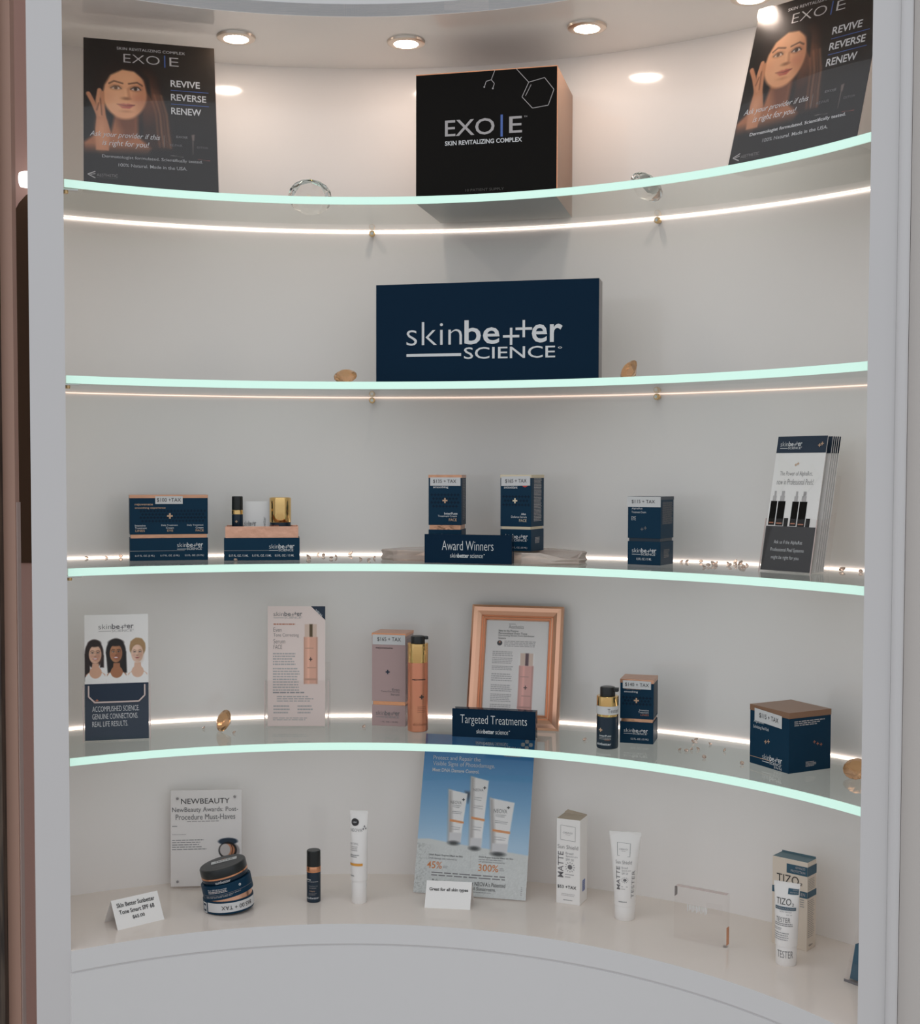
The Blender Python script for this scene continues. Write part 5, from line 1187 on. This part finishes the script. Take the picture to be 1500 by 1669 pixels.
w, d, h, yaw = 0.0424, 0.0400, 0.1477, -23.8
cx, cy = corner(0.1682, 2.2005, yaw, w, d)
t = thing('product_carton', 'tall white sunscreen carton with hand written 53 dollar price on the counter', 'box', (cx, cy, Z0), yaw)
b = PB(); b.box(-w / 2, w / 2, -d / 2, d / 2, 0, h, 'white_card', 0.0006, top='tan_card'); F = flat((-w / 2, -d / 2, h), (w, 0, 0), (0, 0, -h)); A = h / w
def matte(b, F, A, y=lambda v: v, x=lambda v: v):
    q = [(0.17, 0.075), (0.80, 0.085), (0.80, 0.255), (0.17, 0.245), (0.17, 0.075)]
    b.line(F, [(x(a), y(c)) for a, c in q], 0.012, 'ink_grey', A)
    b.text(F, 'OBAGI', x(0.27), y(0.150), x(0.68), y(0.170), 'ink_grey', -0.01); b.quad(F, x(0.38), y(0.182), x(0.58), y(0.186), 'ink_pale')
    b.text(F, 'Sun Shield', x(0.05), y(0.305), x(0.92), y(0.350), 'ink_mid', -0.01)
    b.text(F, 'MATTE', x(0.06), y(0.385), x(0.30), y(0.690), 'ink_mid', 0.003, up=True)
    for k, s in enumerate(('Broad', 'Spectrum', 'SPF 50')): b.text(F, s, x(0.40), y(0.385 + 0.038 * k), x((0.72, 0.90, 0.74)[k]), y(0.412 + 0.038 * k), 'ink_grey', -0.006)
    cx_, cy_ = x(0.58), y(0.560); rr = (x(1) - x(0)); b.disc(F, cx_, cy_, 0.10 * rr, 'ink_mid', A)
    for k in range(12):
        a = math.pi / 6 * k; b.line(F, [(cx_ + 0.15 * rr * math.cos(a), cy_ + 0.15 * rr * math.sin(a) / A), (cx_ + 0.215 * rr * math.cos(a), cy_ + 0.215 * rr * math.sin(a) / A)], 0.022 * rr, 'ink_mid', A)
    for k in range(2): b.quad(F, x(0.37), y(0.645 + 0.03 * k), x(0.75 - 0.15 * k), y(0.655 + 0.03 * k), 'ink_pale')
matte(b, F, A); b.text(F, '$53 +TAX', 0.05, 0.780, 0.86, 0.822, 'ink_dark', 0.008); b.lines(F, 0.22, 0.872, 0.80, 0.908, 2, 'ink_pale', 3, 0.3, 0.05); b.lines(F, 0.30, 0.945, 0.72, 0.96, 1, 'ink_grey', 4, 0.5)
S = flat((w / 2, -d / 2, h), (0, d, 0), (0, 0, -h)); b.quad(S, 0.35, 0.73, 0.70, 0.86, 'ink_blue'); b.lines(S, 0.37, 0.74, 0.68, 0.85, 5, 'ink_pale', 6, 0.4, lift=0.0006)
b.build('carton_body', t)
b = PB(); b.add([(-w / 2, d / 2, h), (w / 2, d / 2, h), (w / 2 - 0.002, d / 2 + 0.0005, h + 0.0012), (-w / 2 + 0.006, d / 2 + 0.001, h + 0.006), (-w / 2 + 0.001, d / 2 + 0.0005, h + 0.002)], [(0, 1, 2, 3, 4), (4, 3, 2, 1, 0)], 'tan_card'); b.build('lid_flap', t)
def obtube(b, F, t):
    matte(b, F, 3.0, lambda v: 0.06 + v * 1.02, lambda v: 0.20 + v * 0.55)
    b.text(F, 'TESTER', 0.74, 0.50, 0.86, 0.88, 'ink_mid', -0.012, up=True); b.lines(F, 0.30, 0.915, 0.62, 0.945, 1, 'ink_grey', 7, 0.4)
tube('white matte sunscreen tube with TESTER hand written on it, beside the tall white carton', 0.2769, 2.1242, Z0, 0.0176, 0.1450, 0.0530, -12.0, 0.0240, obtube, 0.0168, 'white squeeze tubes')

w, d, h, yaw = 0.0880, 0.0130, 0.0840, -33.0
cx, cy = corner(0.3440, 2.0336, yaw, w, d)
t = thing('acrylic_block', 'clear acrylic block standing on the counter beside the white matte tube', 'acrylic block', (cx, cy, Z0), yaw)
b = PB(); b.box(-w / 2, w / 2, -d / 2, d / 2, 0, h, 'acrylic', 0.0008); F = flat((-w / 2, -d / 2, h), (w, 0, 0), (0, 0, -h))
b.quad(F, 0.0, 0.0, 0.008, 1.0, 'acrylic', 0.0002); b.build('block_body', t)
b = PB(); e = 0.0015
b.box(-w / 2 + e, w / 2 - e, -d / 2 + e, d / 2 - e, h - 0.0004, h + 0.0001, 'acrylic_edge'); b.build('polished_rim', t)
b = PB(); b.box(-w / 2 - 0.0001, -w / 2 + 0.0004, -d / 2 + e, d / 2 - e, h * 0.80, h - e, 'grey_side'); b.build('polished_rim', t)
b = PB(); b.box(w / 2 - 0.0004, w / 2 + 0.0001, -d / 2 + e, d / 2 - e, 0.004, 0.032, 'copper'); b.build('polished_rim', t)
b = PB()
for k in range(14): b.quad(F, 0.26 + 0.028 * k, 0.30 + 0.008 * (k % 2), 0.272 + 0.028 * k, 0.44 - 0.02 * (k % 3), 'ink_white', 0.0004)
b.quad(F, 0.62, 0.20, 0.92, 0.40, 'acrylic', 0.0003); b.build('engraving', t, label='faint white engraving')

w, d, h, yaw = 0.0595, 0.0310, 0.1395, -41.0
cx, cy = corner(0.4954, 2.0131, yaw, w, d)
t = thing('product_carton', 'cream sunscreen carton with teal bands behind the slim tester tube', 'box', (cx, cy, Z0), yaw)
b = PB(); b.box(-w / 2, w / 2, -d / 2, d / 2, 0, h, 'cream_card', 0.0006, top='teal_card'); F = flat((-w / 2, -d / 2, h), (w, 0, 0), (0, 0, -h)); S = flat((w / 2, -d / 2, h), (0, d, 0), (0, 0, -h))
b.quad(F, 0.41, 0.055, 1.0, 0.160, 'ink_teal'); b.quad(S, 0, 0.055, 1, 0.160, 'ink_teal'); b.text(F, 'ADVANCED', 0.66, 0.068, 0.94, 0.095, 'ink_pale', 0.0); b.text(F, 'PROTECTION', 0.53, 0.112, 0.94, 0.138, 'ink_pale', 0.0)
b.text(F, 'TIZO', 0.13, 0.185, 0.76, 0.280, 'ink_dark', -0.004); b.text(F, '2', 0.79, 0.245, 0.86, 0.275, 'ink_dark', 0.0)
b.quad(F, 0, 0.335, 1, 0.408, 'ink_teal'); b.quad(S, 0, 0.335, 1, 0.408, 'ink_teal'); b.text(F, 'TINTED SUNSCREEN', 0.04, 0.352, 0.94, 0.388, 'ink_pale', 0.0)
b.lines(F, 0.80, 0.42, 0.92, 0.52, 4, 'ink_grey', 4, 0.4); b.lines(S, 0.08, 0.19, 0.82, 0.32, 7, 'ink_mid', 5, 0.25, 0.1); b.lines(S, 0.08, 0.43, 0.80, 0.86, 20, 'ink_mid', 6, 0.25, 0.25); b.text(S, 'tizo', 0.2, 0.93, 0.6, 0.955, 'ink_dark', 0.0)
b.build('carton_body', t)
b = PB(); b.box(-w / 2 + 0.001, w / 2 - 0.001, d / 2 - 0.0012, d / 2 - 0.0004, h, h + 0.0025, 'teal_card'); b.build('lid_flap', t)
def tizo(b, F, t):
    b.quad(F, 0.56, 0.075, 0.96, 0.165, 'ink_teal', 0.0006, 6); b.text(F, 'ADVANCED', 0.70, 0.085, 0.93, 0.105, 'ink_pale', 0.0, lift=0.0009); b.text(F, 'PROTECTION', 0.62, 0.125, 0.93, 0.145, 'ink_pale', 0.0, lift=0.0009)
    b.text(F, 'TIZO', 0.20, 0.235, 0.68, 0.335, 'ink_dark', -0.004); b.text(F, '2', 0.71, 0.300, 0.78, 0.345, 'ink_dark', 0.0)
    b.quad(F, 0.14, 0.365, 0.88, 0.415, 'ink_teal', 0.0006, 8); b.text(F, 'PRIMER/SUNSCREEN', 0.18, 0.376, 0.84, 0.402, 'ink_pale', 0.0, lift=0.0009)
    b.text(F, 'NON TINTED', 0.34, 0.432, 0.72, 0.450, 'ink_grey', 0.0); b.text(F, 'SPF 40', 0.56, 0.475, 0.74, 0.492, 'ink_grey', 0.0)
    b.text(F, 'TESTER', 0.20, 0.530, 0.70, 0.605, 'ink_mid', -0.004); b.lines(F, 0.10, 0.615, 0.80, 0.67, 2, 'ink_mid', 7, 0.4, 0.1); b.lines(F, 0.06, 0.69, 0.44, 0.74, 2, 'ink_grey', 8, 0.4); b.lines(F, 0.05, 0.76, 0.75, 0.90, 4, 'ink_grey', 9, 0.35)
t = tube('slim white tester tube standing before the cream carton with teal bands', 0.4964, 1.9262, Z0, 0.0165, 0.1240, 0.0395, -29.0, 0.030, tizo, 0.0155, 'white squeeze tubes')
c = PB(); G = round_face(0.0155, 0.0245, 0.0125, 140); c.text(G, 'TESTER', 0.22, 0.05, 0.88, 0.95, 'ink_mid', -0.004, lift=0.0004); c.build('tester_mark', t, label='hand written TESTER on the cap')

# card holder beside the other post
t = thing('card_holder', 'clear acrylic card holder with dark cards, half hidden by the post', 'card holder', (0.5640, 1.8580, Z0), -52)
w = 0.09
def prof_prism(nm, pr, xa, xb, m):
    b = PB(); n = len(pr); b.add([(xa, p, q) for p, q in pr] + [(xb, p, q) for p, q in pr], [tuple(reversed(range(n))), tuple(range(n, 2 * n))] + [(k, (k + 1) % n, n + (k + 1) % n, n + k) for k in range(n)], m); return b.build(nm, t)
prof_prism('base_plate', [(0, 0), (0.050, 0), (0.050, 0.004), (0, 0.004)], 0, w, 'acrylic')
prof_prism('front_lip', [(0.000, 0.0041), (0.003, 0.0041), (0.010, 0.028), (0.007, 0.028)], 0, w, 'acrylic')
prof_prism('back_plate', [(0.022, 0.0041), (0.025, 0.0041), (0.047, 0.090), (0.044, 0.090)], 0, w, 'acrylic')
prof_prism('cheek', [(0.0005, 0.0042), (0.0245, 0.0042), (0.046, 0.088), (0.040, 0.090)], 0.0, 0.002, 'acrylic')
b = PB(); b.box(0, w, -0.0003, 0.0, 0.0, 0.004, 'ink_mid'); b.build('polished_rim', t)
for k in range(4):
    b = PB(); b.box(0, 0.080, 0, 0.0010, 0, 0.050, 'ink_teal'); F = flat((0, 0, 0.05), (0.08, 0, 0), (0, 0, -0.05))
    o = b.build('business_card'); M = Matrix.LocRotScale(t.location, t.rotation_euler, None)
    o.location = M @ Vector((0.006, 0.0055 + 0.0030 * k, 0.0046)); o.rotation_euler = (math.radians(-14.5), 0, math.radians(-52)); tag(o, 'dark teal business card in the clear card holder', 'card', 'cards in the card holder')
